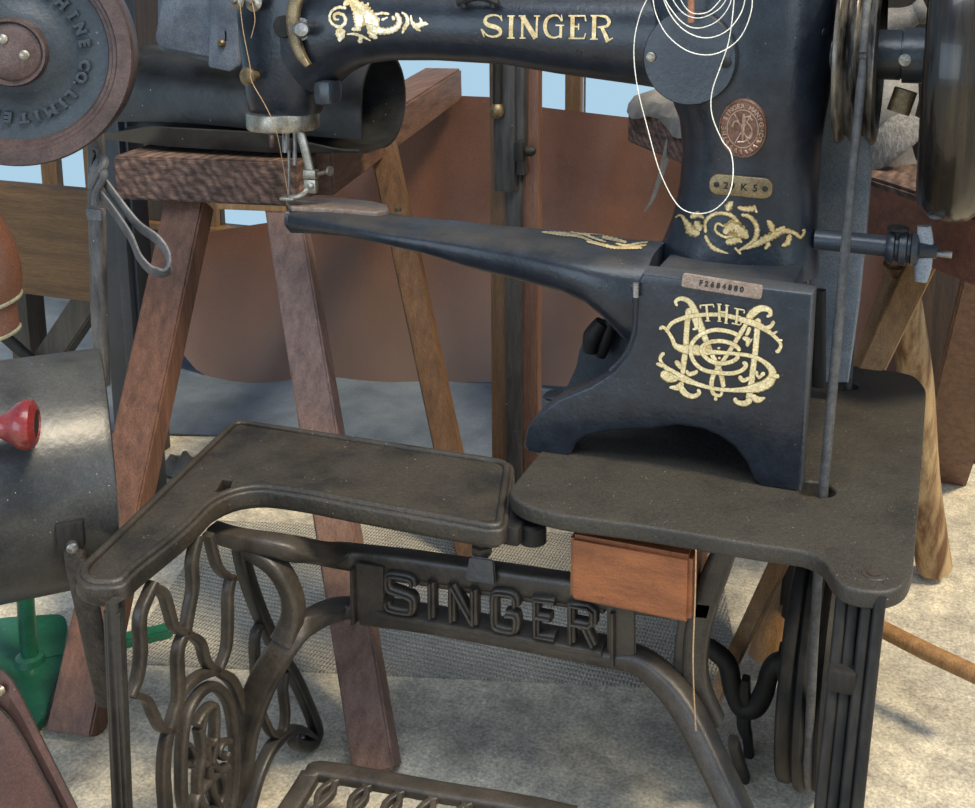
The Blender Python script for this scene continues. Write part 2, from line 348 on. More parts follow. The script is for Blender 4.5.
#PARTS
# ================================================================ THE SEWING MACHINE
YC = 1.82; ZP = .62
sm = thing('sewing_machine', (-.37, YC, ZP), 'black cast-iron long-arm sewing machine with gold decals standing on the dusty iron table', 'sewing machine')
pxs = lambda x, y: ay(x, y, YC)

# pedestal: front profile with the swept foot and the arched opening, closed box behind
Yb, Yk = 1.59, 1.83
prof = [(641, 284), (645, 277), (809, 297), (803, 400), (797, 488), (786, 487), (775, 485), (765, 485), (757, 478), (750, 462), (737, 445), (720, 433), (703, 426), (677, 422), (649, 426), (608, 428), (585, 433), (573, 441), (566, 454), (548, 457), (530, 454), (527, 445), (530, 430), (540, 417), (560, 402), (592, 389), (616, 374), (631, 355), (638, 334), (640, 303)]
pw = [ay(x, y, Yb) for x, y in prof]
pts2 = [(p.x, max(p.z, ZP)) for p in pw]
bm = curve_mesh([pts2], .018, .006)
xf(bm, (0, Yb + .024, 0), X, Z)
# side and rear walls, and the ledge on top
xl, xr = ay(641, 284, Yb).x + .004, ay(799, 300, Yb).x - .014; zt = ay(730, 287, Yb).z - .002
b2 = bmesh.new()
box(b2, ((xl + xr) / 2, (Yb + Yk) / 2 + .012, zt - .03), (xr - xl, Yk - Yb - .03, .06), bev=.012)
box(b2, (xr - .012, (Yb + Yk) / 2 + .012, (ZP + zt) / 2 - .01), (.024, Yk - Yb - .03, zt - ZP - .03), bev=.006)
box(b2, (xl + .014, (Yb + Yk) / 2 + .012, zt - .12), (.028, Yk - Yb - .03, .2), bev=.006)
merge(bm, b2)
ped_front = link('pedestal', bm, M['japan'], sm)
# rear profile: a taller sweep behind the first
zpk = 440
rear = [(800, 250), (800, zpk), (590, zpk), (556, zpk), (550, 425), (552, 412), (562, 396), (574, 378), (582, 360), (585, 344), (592, 328), (604, 317), (618, 311), (640, 300), (660, 260)]
pr = [ay(x, y, Yk) for x, y in rear]; bm = curve_mesh([[(p.x, max(p.z, ZP)) for p in pr]], .014, .006); xf(bm, (0, Yk - .012, 0), X, Z)
link('rear_bracket', bm, M['japan'], sm)
bm = bmesh.new(); tube(bm, [ay(602, 322, 1.76), ay(593, 336, 1.76), ay(590, 352, 1.76)], [.012, .017, .012], 14, 5); tube(bm, [ay(612, 320, 1.77), ay(606, 338, 1.77), ay(600, 356, 1.77)], [.012, .014, .01], 14, 5); link('lever_boss', bm, M['darkiron'], sm)
# side web that rises from the foot up the left edge (lighter bolt strip)
bm = bmesh.new(); bar(bm, [ay(635, 285, 1.61), ay(637, 300, 1.61), ay(636, 330, 1.61), ay(628, 353, 1.61), ay(612, 371, 1.61)], .012, .012, Y, n=5)
link('edge_bead', bm, M['japan'], sm)
bm = bmesh.new(); bar(bm, [ay(636, 283, 1.585), ay(636, 297, 1.585)], .009, .008, Y); link('stop_screw', bm, M['steel'], sm)

# post
secs = []
for py, l, r, hd, e in ((266, 662, 819, .102, 2.2), (252, 662, 819, .1, 2.2), (245, 664, 819, .099, 2.2), (235, 668, 818, .098, 2.1), (219, 674, 818, .097, 2.1), (186, 681, 819, .097, 2.1), (150, 684, 821, .098, 2.1), (120, 681, 825, .102, 2.1), (95, 672, 829, .107, 2.2), (60, 655, 834, .11, 2.3), (25, 645, 837, .112, 2.4), (-10, 650, 836, .11, 2.4), (-45, 662, 828, .1, 2.4), (-62, 690, 805, .06, 2.2)):
    a, b = pxs(l, py), pxs(r, py); c = (a + b) / 2; secs.append(superring((c.x, YC, c.z), X, Y, (b.x - a.x) / 2, hd, e, 48))
bm = bmesh.new(); loft(bm, secs); post = link('post', bm, M['japan'], sm)
# upper arm, running from the post to the head
secs = []
for px, bot, top, hy, e in ((690, 92, -18, .09, 2.3), (640, 84, -16, .08, 2.4), (560, 73, -14, .076, 2.4), (508, 64, -14, .074, 2.4), (440, 60, -14, .072, 2.4), (395, 60, -15, .072, 2.4), (365, 64, -18, .073, 2.4), (345, 74, -22, .074, 2.4), (325, 92, -26, .074, 2.4), (300, 96, -26, .07, 2.4)):
    a, b = pxs(px, bot), pxs(px, top); x = pxs(px, 30).x; secs.append(superring((x, YC, (a.z + b.z) / 2), Y, Z, hy, (b.z - a.z) / 2, e, 40))
bm = bmesh.new(); loft(bm, secs); arm = link('upper_arm', bm, M['japan'], sm)
# head
secs = []
for py, l, r, hd, e in ((112, 249, 317, .056, 2.3), (109, 247, 318, .06, 2.4), (95, 246, 320, .066, 2.6), (70, 244, 325, .072, 2.8), (45, 241, 330, .075, 2.9), (15, 238, 335, .076, 2.9), (-15, 236, 338, .076, 2.8), (-38, 240, 334, .068, 2.5), (-50, 255, 318, .045, 2.2)):
    a, b = pxs(l, py), pxs(r, py); c = (a + b) / 2; secs.append(superring((c.x + .008, YC, c.z), X, Y, (b.x - a.x) / 2 * .89, hd * .94, e, 40))
bm = bmesh.new(); loft(bm, secs); head = link('machine_head', bm, M['japan'], sm)
hc = pxs(283, 120); rr = (pxs(319, 120).x - pxs(248, 120).x) / 2 * .88
bm = bmesh.new(); lathe(bm, [(.024, .001), (.024, rr * .9), (.022, rr * .99), (.02, rr), (-.004, rr), (-.009, rr * .98), (-.01, rr * .9), (-.01, .001)], hc - Z * .006, Z, 48)
link('head_collar', bm, M['nickel'], sm)
# take-up slot, lever and bolt on the right of the head
bm = bmesh.new(); yf = YC - .083
bar(bm, [ay(305, -14, yf), ay(296, 2, yf), ay(293, 20, yf), ay(295, 38, yf), ay(301, 55, yf), ay(309, 66, yf)], [.022, .024, .024, .022, .018, .01], .014, Y)
link('take_up_lever', bm, M['brass'], sm)
bm = bmesh.new(); c = ay(300, 29, YC - .075); lathe(bm, [(0, .001), (0, .013), (.012, .0135), (.014, .0125), (.02, .0125), (.022, .0145), (.036, .0145), (.042, .011), (.044, .001)], c, (.55, -.8, .03), 28)
lathe(bm, [(0, .02), (.006, .02), (.0065, .001)], c, (.55, -.8, .03), 28); link('lever_bolt', bm, M['steel'], sm)
bm = bmesh.new(); lathe(bm, [(0, .001), (0, .02), (.003, .018), (.004, .001)], ay(283, 27, YC - .0745), (0, -1, 0), 24); link('oil_port', bm, M['darkiron'], sm)
bm = bmesh.new(); c = ay(252, 76, YC - .078); lathe(bm, [(-.02, .008), (.006, .009), (.008, .0165), (.014, .0165), (.018, .012), (.019, .001)], c, (-.12, -1, .02), 32); link('brass_knob', bm, M['brass'], sm, label='round brass knob')
bm = bmesh.new(); box(bm, ay(328, 92, YC - .03), (.035, .05, .045), bev=.012); link('thread_cutter_bracket', bm, M['japan'], sm)
for k, (x, y) in enumerate(((239, 1), (255, 1))):
    bm = bmesh.new(); c = ay(x, y, YC - .085); R_ = (.015, .019)[k]
    lathe(bm, [(-.02, .004), (0, .004), (0, R_ * .85), (.004, R_), (.007, R_ * .8), (.009, R_ * .4), (.016, R_ * .35), (.017, .001)], c, (-.15, -1, .05), 28); link('tension_disc', bm, M['nickel'], sm)
# presser bar, needle bar, foot
bm = bmesh.new(); bar(bm, [ay(298, 126, YC - .02), ay(304, 145, YC - .025), ay(310, 171, YC - .028)], .017, .008, Y, n=3); box(bm, ay(311, 174, YC - .03), (.026, .016, .017), bev=.002)
box(bm, ay(311, 186, YC - .03), (.025, .012, .026), bev=.002); bar(bm, [ay(309, 189, YC - .03), ay(300, 196, YC - .04), ay(290, 198, YC - .04)], .011, .012, Y, n=4)
lathe(bm, [(0, .006), (.004, .006), (.005, .001)], ay(311, 186, YC - .0365), (0, -1, 0), 14)
tube(bm, [ay(318, 174, YC - .03), ay(331, 171, YC - .03)], [.004, .004], 8, 1); lathe(bm, [(0, .009), (.004, .009)], ay(329, 171, YC - .03), (1, -.1, .1), 14)
box(bm, ay(290, 198, YC - .035), (.03, .026, .006), bev=.002); link('presser_foot', bm, M['nickel'], sm)
bm = bmesh.new(); tube(bm, [ay(286, 120, YC), ay(286, 152, YC)], .0075, 12, 1); tube(bm, [ay(289, 150, YC), ay(289, 197, YC)], [.003, .0016], 8, 1); tube(bm, [ay(294, 120, YC + .01), ay(295, 165, YC + .01)], .004, 8, 1); link('needle_bar', bm, M['steel'], sm)
bm = bmesh.new(); c = ay(273, 137, YC - .045); R1 = .019; lathe(bm, [(0, .001), (0, R1), (.004, R1 * 1.08), (.006, R1), (.007, .001)], c, (-.75, -.6, 0), 28); link('feed_ring_disc', bm, M['bronze'], sm)
# round cover on the arm/post junction
YV = YC - .118; cc = ay(690, 58, YV); rc = (ay(736, 58, YV).x - ay(643, 58, YV).x) / 2
bm = bmesh.new(); lathe(bm, [(.05, rc * .97), (.004, rc), (-.004, rc), (-.007, rc * .975), (-.0075, .001)], cc, Y, 64); cover = link('cover_plate', bm, M['japan'], sm)
for x, y, mt in ((651, 57, 'nickel'), (726, 63, 'darkiron')):
    bm = bmesh.new(); c = ay(x, y, YV - .008); lathe(bm, [(0, .0075), (.003, .0075), (.004, .006), (.004, .001)], c, (0, -1, 0), 18); s_ = bmesh.new(); box(s_, c - Y * .0042, (.012, .001, .0018)); merge(bm, s_); link('cover_screw', bm, M[mt], cover)
# small oil hole plugs in the casting
for x, y in ((824, 32), (579, 52)):
    t = bvh([post, arm]); r = ray(x, y).normalized(); h = t.ray_cast(EYE, r)
    if h[0] is not None:
        bm = bmesh.new(); lathe(bm, [(0, .001), (0, .0055), (.0015, .005), (.0016, .001)], h[0], h[1] if h[1].dot(r) < 0 else -h[1], 14); link('oil_hole', bm, M['darkiron'], sm)
bm = bmesh.new(); tube(bm, [ay(458, 3, YC - .077), ay(478, -3, YC - .082), ay(498, 3, YC - .077)], .006, 8, 3); tube(bm, [ay(464, 8, YC - .078), ay(464, -6, YC - .074)], .006, 8, 1); tube(bm, [ay(493, 8, YC - .078), ay(493, -6, YC - .074)], .006, 8, 1); link('thread_guide', bm, M['darkiron'], sm)
# spool pin in front of the cover
bm = bmesh.new(); tube(bm, [ay(691, -40, YV - .042), ay(691, 0, YV - .037), ay(691, 22, YV - .032)], .005, 10, 1); link('spool_pin', bm, M['tanleather'], sm, label='thin pinkish spool pin')

# lower cylinder arm: rounded bar that deepens towards the pedestal
secs = []
for px, ptop, prid, pbot, dep in ((289, 207, 212, 226, .034), (296, 204, 212, 233, .045), (325, 203, 217, 235, .058), (360, 206, 224, 238, .068), (400, 212, 231, 247, .08), (440, 215, 235, 257, .09), (480, 219, 239, 271, .1), (530, 222, 247, 284, .115), (577, 226, 256, 297, .135), (600, 228, 259, 309, .145), (618, 229, 261, 326, .15), (640, 231, 262, 352, .155), (660, 232, 263, 366, .155)):
    zt_ = .93; yf_ = az(px, prid, zt_).y; yb_ = az(px, ptop, zt_).y; yb_ = min(yb_, yf_ + .19); yf_ = max(yf_, 1.6)
    a = ay(px, pbot, yf_ + .02); x = ay(px, (prid + ptop) / 2, (yf_ + yb_) / 2).x; zb = min(a.z, zt_ - .02)
    hy, hz = (yb_ - yf_) / 2, (zt_ - zb) / 2
    secs.append(superring((x, yf_ + hy, zb + hz), Y, Z, hy, hz, 3.2, 32))
bm = bmesh.new(); loft(bm, secs); larm = link('cylinder_arm', bm, M['japan'], sm)
# needle plate strip on its end
bm = bmesh.new(); pl = [(287, 202), (300, 197.5), (340, 199), (372, 202.5), (386, 206), (388, 211), (378, 213.5), (330, 209.5), (292, 208)]
q = [az(x, y, .935) for x, y in pl]; b2 = curve_mesh([[(p.x, p.y) for p in q]], .003, .0015); xf(b2, (0, 0, .933), X, Y); merge(bm, b2); link('needle_plate', bm, M['plate_id'], sm)
bm = bmesh.new(); lathe(bm, [(0, .006), (.006, .006), (.008, .003)], az(398, 211, .93), Z, 14); link('plate_screw', bm, M['brass'], sm)

# shaft, double-groove pulley, hub and the big handwheel
ZC = ay(897, 55, YC).z
xa = lambda px: ay(px, 55, YC).x
bm = bmesh.new(); lathe(bm, [(-.25, .03), (-.22, .035), (-.04, .035), (-.04, .036), (0.012, .036), (.012, .033), (.05, .033)], (xa(884), YC, ZC), X, 32); link('main_shaft', bm, M['japan'], sm)
rp = .139; x0 = -.157
bm = bmesh.new(); lathe(bm, [(-.002, .02), (0, rp * .9), (.002, rp * .99), (.007, rp), (.011, rp * .985), (.018, rp * .9), (.026, rp * .985), (.031, rp), (.036, rp * .985), (.044, rp * .9), (.052, rp * .985), (.059, rp), (.062, rp * .97), (.063, rp * .85), (.05, rp * .8), (.05, .03)], (x0, YC, ZC), X, 72); link('belt_pulley', bm, M['pulley'], sm)
bm = bmesh.new(); xh0, xh1 = xa(884), xa(916); L_ = xh1 - xh0
lathe(bm, [(-.012, .03), (-.01, .038), (L_ * .55, .038), (L_ * .56, .036), (L_ * .6, .036), (L_ * .61, .042), (L_ + .02, .042), (L_ + .03, .03)], (xh0, YC, ZC), X, 36); hub = link('wheel_hub', bm, M['japan'], sm)
bm = bmesh.new(); c = ay(905, 60, YC - .042); lathe(bm, [(-.01, .009), (.002, .009), (.003, .001)], c, (0, -1, 0), 16); s_ = bmesh.new(); box(s_, c - Y * .0028, (.015, .001, .0025)); merge(bm, s_); link('hub_screw', bm, M['nickel'], hub)
rh = .249; xw = -.026; W = .085
bm = bmesh.new(); lathe(bm, [(.0, .03), (.004, .06), (.03, .075), (.034, rh * .62), (.004, rh * .78), (-.004, rh * .86), (0, rh * .93), (.018, rh * .985), (.045, rh), (W * .6, rh), (W * .82, rh * .985), (W, rh * .93), (W + .002, rh * .8), (W - .03, rh * .72), (.06, rh * .6), (.06, .05)], (xw, YC, ZC), X, 96); link('handwheel', bm, M['wheelrim'], sm)
bm = bmesh.new(); bar(bm, [ay(906, 90, YC), ay(898, 112, YC)], .035, .02, Y); link('stop_block', bm, M['brass'], sm)

# bobbin-winder rod with knurled clamp
zr = ay(850, 243, YC).z
bm = bmesh.new(); a = ay(815, 239, 1.8); b = ay(886, 246, 1.8); tube(bm, [a, b], .0165, 20, 1); link('winder_rod', bm, M['japan'], sm)
bm = bmesh.new(); d_ = (b - a).normalized(); lathe(bm, [(0, .012), (0, .022), (.006, .027), (.012, .027), (.014, .023), (.018, .023), (.02, .028), (.03, .028), (.032, .023), (.036, .023), (.038, .027), (.046, .025), (.05, .015), (.075, .012), (.075, .001)], b, d_, 28)
clamp = link('rod_clamp', bm, M['japan'], sm)
bm = bmesh.new(); c = ay(898, 233, 1.79); lathe(bm, [(-.02, .006), (0, .006), (0, .013), (.002, .0165), (.006, .0165), (.008, .012), (.008, .001)], c + Z * .003, Z, 20); link('thumb_screw', bm, M['darkiron'], clamp)
bm = bmesh.new(); bar(bm, [ay(924, 226, 1.8), ay(925, 245, 1.8), ay(923, 266, 1.8), ay(921, 281, 1.8)], [.02, .026, .026, .018], .016, Y); link('winder_arm', bm, M['guard'], sm)
bm = bmesh.new(); tube(bm, [ay(926, 252, 1.8), ay(952, 255, 1.8)], .0055, 10, 1); link('winder_pin', bm, M['steel'], sm)
# blue-grey belt guard rising behind the belts
Yg = 1.97; pl = [(806, 90), (832, 84), (852, 100), (866, 130), (869, 165), (864, 230), (857, 300), (846, 378), (814, 378), (812, 240)]
bm = curve_mesh([[(p.x, max(p.z, ZP)) for p in (ay(x, y, Yg) for x, y in pl)]], .008, .005); xf(bm, (0, Yg, 0), X, Z); link('belt_guard', bm, M['guard'], sm)
bm = bmesh.new(); bar(bm, [ay(819, 290, 1.84), ay(819, 352, 1.84), ay(819, 386, 1.84)], .022, .02, Y); link('guard_post', bm, M['darkiron'], sm)

# ---- decals
T1 = bvh([post, arm, head]); T2 = bvh([ped_front]); T3 = bvh([larm])
singer = [
 ([(196, 126), (178, 100), (142, 92), (106, 104), (93, 130), (112, 152), (160, 166), (186, 186), (180, 211), (142, 223), (102, 211), (76, 178)], [6, 9, 12, 18, 22, 26, 26, 22, 18, 12, 10, 7]), ([(70, 175), (88, 224)], [10, 8]), ([(190, 92), (196, 128)], [5, 8]),
 ([(253, 98), (250, 230)], 25), ([(230, 98), (274, 98)], 8), ([(227, 231), (274, 231)], 8),
 ([(322, 97), (319, 230)], 14), ([(320, 100), (402, 232)], 30), ([(411, 98), (406, 230)], 13), ([(298, 98), (340, 98)], 8), ([(392, 98), (428, 98)], 8), ([(304, 231), (340, 231)], 8),
 ([(558, 128), (540, 100), (506, 96), (472, 116), (459, 160), (471, 206), (506, 228), (540, 222), (556, 206)], [7, 9, 12, 20, 24, 20, 12, 10, 10]), ([(556, 158), (554, 230)], 17), ([(522, 154), (576, 154)], 8), ([(560, 92), (563, 130)], [5, 9]),
 ([(628, 98), (625, 233)], 25), ([(603, 98), (704, 98)], 9), ([(702, 96), (708, 130)], [6, 9]), ([(630, 162), (664, 162)], 9), ([(664, 144), (664, 182)], 7), ([(603, 233), (698, 233)], 9), ([(707, 203), (696, 236)], [9, 6]),
 ([(760, 98), (757, 236)], 25), ([(738, 98), (812, 98)], 9), ([(790, 99), (828, 104), (850, 132), (834, 160), (780, 166)], [10, 16, 22, 16, 9]), ([(806, 166), (840, 242)], [20, 26]), ([(830, 254), (874, 230)], [12, 6]), ([(735, 237), (782, 237)], 8)]
link('arm_lettering', decal(tr(singer, 470, 0, 6.094), T1, round_=False), M['gold'], sm, label='gold lettering on the upper arm')
scroll = [([(205, 135), (180, 135), (168, 112), (192, 92), (236, 108), (248, 150), (215, 186), (165, 172), (138, 130), (152, 80), (200, 52), (255, 58)], [10, 16, 20, 20, 22, 24, 24, 20, 18, 18, 22, 24]), ([(235, 40), (280, 10), (330, 50), (390, 110), (440, 150), (470, 190)], [30, 50, 110, 120, 110, 60]), ([(320, 60), (345, 130), (335, 200)], [60, 80, 50]), ([(290, 205), (340, 200), (350, 215)], [20, 34, 10]), ([(255, 238), (310, 236), (370, 255), (425, 283)], [8, 18, 22, 5]), ([(360, 250), (345, 300)], [26, 34]), ([(200, 195), (215, 240), (205, 290)], [60, 70, 12]), ([(420, 190), (440, 240), (470, 268)], [60, 56, 10]), ([(400, 180), (450, 205), (540, 215), (605, 190), (625, 140), (600, 90)], [50, 60, 46, 44, 40, 26]), ([(455, 105), (500, 92), (555, 98)], [12, 20, 16]), ([(500, 140), (545, 120)], [22, 10]), ([(590, 140), (575, 110)], [30, 20]), ([(640, 85), (675, 115), (682, 155), (660, 195), (645, 235)], [12, 26, 30, 28, 8]), ([(705, 105), (712, 150), (740, 180), (790, 165), (828, 168)], [10, 22, 40, 36, 8]), ([(765, 120), (785, 160)], [8, 26]), ([(735, 190), (775, 216)], [30, 10]), ([(380, 45), (412, 60)], [12, 28]), ([(405, 20), (408, 45)], [16, 12])]
link('arm_scroll', decal(tr(scroll, 310, 0, 6.964), T1, jag=.16, core=.62), [M['gold'], M['palegold']], sm, label='pale gold scroll on the upper arm')
pscroll = [([(66, 585), (90, 575), (110, 600), (138, 640), (170, 655)], [6, 12, 26, 50, 30]), ([(130, 585), (160, 572), (190, 588)], [24, 28, 8]), ([(150, 600), (175, 640)], [30, 40]), ([(196, 650), (196, 600), (238, 568), (298, 573), (333, 610), (322, 650), (282, 668), (238, 642), (244, 610), (272, 622)], [14, 16, 18, 18, 18, 16, 14, 12, 12, 10]), ([(192, 660), (225, 712), (292, 738)], [14, 20, 8]), ([(270, 650), (310, 630), (350, 650), (375, 672)], [30, 70, 60, 16]), ([(280, 690), (330, 680), (350, 690)], [30, 34, 8]), ([(285, 555), (298, 530), (312, 515)], [36, 30, 6]), ([(330, 540), (365, 548), (408, 545)], [14, 26, 26]), ([(400, 530), (412, 565)], [8, 12]), ([(345, 572), (380, 580), (406, 610), (412, 650), (392, 690), (330, 728)], [14, 20, 24, 20, 18, 8]), ([(318, 712), (345, 740)], [10, 14]), ([(365, 718), (420, 690), (470, 665), (520, 640), (570, 650), (595, 668), (615, 640)], [10, 28, 34, 34, 24, 16, 12]), ([(600, 640), (616, 636)], [14, 10]), ([(455, 595), (470, 615), (480, 645)], [10, 28, 24]), ([(515, 705), (540, 690), (550, 655)], [8, 26, 22]), ([(445, 720), (465, 690)], [12, 30]), ([(490, 640), (530, 622)], [20, 10])]
link('post_scroll', decal(tr(pscroll, 660, 80, 4.253), T1, jag=.16, core=.6), [M['goldedge'], M['gold']], sm, label='gold leaf scroll around the foot of the post')
mono = [([(228, 158), (218, 130), (250, 112), (300, 130), (335, 190), (362, 265), (400, 360), (440, 455), (490, 560), (510, 655)], [14, 26, 36, 46, 44, 34, 28, 28, 30, 26]),
 ([(300, 170), (288, 260), (283, 340), (278, 430), (266, 510), (262, 575)], [40, 32, 32, 34, 34, 28]), ([(330, 215), (345, 285), (320, 300)], [40, 30, 8]),
 ([(650, 262), (600, 345), (540, 440), (492, 512), (452, 570), (436, 630), (448, 690), (488, 702), (502, 676)], [26, 28, 26, 26, 24, 26, 28, 22, 14]), ([(462, 705), (462, 735)], [14, 26]),
 ([(720, 230), (712, 330), (702, 440), (690, 530), (678, 630), (660, 735)], [38, 34, 34, 34, 38, 36]),
 ([(655, 245), (688, 200), (735, 172), (785, 180), (795, 210), (770, 222)], [34, 48, 40, 30, 22, 14]), ([(670, 285), (655, 325), (640, 330)], [24, 22, 8]), ([(625, 350), (660, 365), (655, 400), (685, 355)], [20, 34, 10, 8]),
 ([(120, 300), (140, 285), (165, 305), (195, 350), (215, 395), (262, 418), (340, 425), (430, 436), (560, 445), (680, 462), (760, 500), (808, 560), (785, 620), (715, 652), (600, 668), (470, 662), (350, 632), (250, 590), (175, 545), (135, 505), (125, 470), (150, 440)], [22, 18, 26, 56, 60, 26, 22, 22, 24, 26, 40, 60, 58, 34, 24, 22, 24, 28, 44, 40, 18, 24]),
 ([(160, 318), (195, 262), (285, 225), (400, 209), (520, 214), (620, 240), (700, 265), (770, 302), (828, 350), (858, 392), (842, 432), (828, 425)], [22, 24, 26, 24, 24, 24, 28, 38, 36, 24, 20, 24]), ([(752, 285), (790, 285), (815, 255), (800, 262)], [14, 26, 18, 14]), ([(800, 330), (840, 310)], [24, 8]), ([(830, 365), (870, 365)], [20, 12]), ([(800, 580), (850, 585)], [24, 30]), ([(720, 600), (760, 560)], [14, 30]),
 ([(600, 335), (545, 312), (455, 302), (372, 330), (318, 385), (312, 450), (338, 505), (390, 545), (470, 562), (560, 566), (620, 548), (648, 515), (625, 498)], 25),
 ([(612, 430), (575, 392), (500, 370), (420, 378), (375, 412), (385, 450), (430, 490), (500, 506), (570, 490), (605, 460)], 25), ([(400, 400), (390, 430), (420, 452)], 18), ([(480, 405), (484, 420)], 24), ([(484, 465), (486, 480)], 20),
 ([(215, 490), (235, 510), (250, 540)], [20, 34, 14]), ([(285, 545), (300, 570), (340, 560), (345, 545)], [12, 26, 24, 20]), ([(130, 560), (180, 590), (235, 600)], [50, 60, 24]), ([(165, 610), (205, 585)], [12, 44]), ([(180, 650), (235, 650), (262, 620)], [10, 40, 30]), ([(240, 630), (275, 685), (325, 705), (362, 685), (352, 662)], [24, 40, 30, 24, 22]), ([(580, 712), (590, 738), (640, 748), (680, 720)], [26, 26, 34, 40]), ([(680, 700), (720, 725), (765, 712)], [36, 40, 8]), ([(606, 580), (630, 608), (672, 590)], [28, 26, 20]), ([(710, 550), (718, 590)], [24, 12]), ([(100, 505), (150, 520)], [14, 34]),
 ([(406, 148), (416, 246)], 15), ([(364, 152), (452, 146)], 9), ([(368, 152), (372, 172)], 8), ([(448, 146), (452, 166)], 8), ([(398, 246), (432, 246)], 7), ([(484, 145), (486, 245)], 15), ([(532, 152), (526, 258)], 15), ([(486, 190), (530, 194)], 12), ([(470, 143), (501, 145)], 8), ([(518, 149), (548, 153)], 8), ([(472, 246), (500, 248)], 7), ([(513, 257), (540, 260)], 7), ([(596, 172), (588, 262)], 15), ([(575, 168), (640, 180)], 8), ([(638, 180), (636, 200)], 8), ([(592, 214), (618, 220)], 8), ([(560, 258), (614, 270)], 8), ([(620, 250), (614, 270)], 8)]
link('monogram', decal(tr([(p_, [v * 1.12 for v in w_] if isinstance(w_, list) else w_ * 1.12) for p_, w_ in mono], 640, 280, 6.09), T2, jag=.04, core=.8), [M['goldedge'], M['cream']], sm, label='interlaced cream monogram with small capitals above it')
ldec = [([(272, 143), (330, 148), (395, 155), (440, 162), (520, 192), (620, 212), (740, 200)], [6, 18, 12, 8, 8, 12, 8]), ([(290, 128), (350, 124), (410, 134)], [10, 16, 6]), ([(470, 184), (540, 200), (610, 214), (720, 214)], [10, 14, 10, 8]), ([(470, 130), (560, 134), (640, 140)], [6, 10, 6]), ([(590, 150), (660, 140), (770, 146)], [10, 24, 14]), ([(540, 165), (600, 178), (650, 190)], [16, 16, 10]), ([(610, 165), (650, 172), (668, 186), (640, 192)], 9), ([(680, 170), (740, 175), (760, 165)], [12, 22, 8]), ([(420, 160), (480, 150), (560, 155)], [6, 10, 6]), ([(560, 140), (590, 150), (620, 165), (600, 180), (570, 170)], 10), ([(640, 150), (690, 155), (720, 170), (690, 185)], 12), ([(700, 150), (740, 158), (770, 170)], 12), ([(400, 146), (450, 150), (500, 170), (560, 190)], [8, 14, 10, 8]), ([(600, 195), (650, 205), (700, 195), (745, 190)], [8, 12, 10, 6])]
link('cylinder_arm_scroll', decal(tr(ldec, 480, 200, 4.432), T3, jag=.25), M['dullgold'], sm, label='faded gold scroll on top of the lower arm')

def onto(tree, x, y, lift=0):
    r = ray(x, y).normalized(); h = tree.ray_cast(EYE, r); n = h[1] if h[1].dot(r) < 0 else -h[1]; return h[0] + n * lift, n
def frame_at(tree, x, y, tilt=0):
    p, n = onto(tree, x, y); u = X - n * n.x; u.normalize(); w = n.cross(u)
    if w.z < 0: w = -w
    return p, n, u, w
# oval maker's badge with ring of small letters
T1 = bvh([post, arm, head])
p, n, u, w = frame_at(T1, 743, 128); A_, B_ = .0365, .0465
bm = bmesh.new(); s0 = superring(p - n * .012, u, w, A_, B_, 2, 48)
ring_bridge(bm, [s0, superring(p + n * .003, u, w, A_, B_, 2, 48), superring(p + n * .006, u, w, A_ * .97, B_ * .97, 2, 48), superring(p + n * .006, u, w, A_ * .93, B_ * .93, 2, 48), superring(p + n * .004, u, w, A_ * .9, B_ * .9, 2, 48)])
badge = link('oval_badge', bm, M['bronze'], sm)
bm = bmesh.new(); rings = lambda k, h: superring(p + n * h, u, w, A_ * k, B_ * k, 2, 48)
ring_bridge(bm, [rings(.66, .003), rings(.66, .0055), rings(.62, .0055), rings(.62, .003)], caps=False)
txt = 'THE SINGER MANFG CO'
for k, ch in enumerate(txt):
    if ch == ' ': continue
    a = math.radians(205 - k * 230 / (len(txt) - 1)); c = p + n * .0052 + u * (math.cos(a) * A_ * .73) + w * (math.sin(a) * B_ * .73)
    up_ = (u * math.cos(a) + w * math.sin(a)).normalized(); rt_ = up_.cross(n).normalized()
    g = curve_mesh(None, .0008, 0, text=ch, size=.0095, offset=.0003, align='CENTER'); xf(g, c - up_ * .0012, rt_, up_); merge(bm, g)
# needle, shuttle and S curl in the middle, leafy spray below
R3 = lambda a, b: p + n * .005 + u * (a * A_) + w * (b * B_)
tube(bm, [R3(.0, -.42), R3(.02, .0), R3(.05, .5)], [.0012, .0035, .0022], 8); tube(bm, [R3(-.42, .05), R3(-.3, .25), R3(-.05, .1), R3(.1, -.2), R3(.3, -.32), R3(.4, -.1)], .0018, 8)
tube(bm, [R3(.4, .3), R3(.2, .42), R3(.1, .3), R3(.3, .1), R3(.38, -.1), R3(.15, -.4), R3(-.2, -.45)], .0017, 8); tube(bm, [R3(-.35, .5), R3(.3, -.5)], .0012, 6, 1); tube(bm, [R3(.35, .5), R3(-.3, -.5)], .0012, 6, 1)
for k in range(8):
    a = math.radians(215 + k * 110 / 7); tube(bm, [R3(.72 * math.cos(a), .72 * math.sin(a)), R3(.86 * math.cos(a + .12), .86 * math.sin(a + .12))], [.003, .0015], 6, 1)
link('badge_relief', bm, M['bronzelight'], badge)
for sx in (-.81, .81):
    bm = bmesh.new(); lathe(bm, [(0, .003), (.002, .0028), (.003, .001)], R3(sx, -.05), n, 10); link('badge_pin', bm, M['brass'], badge)
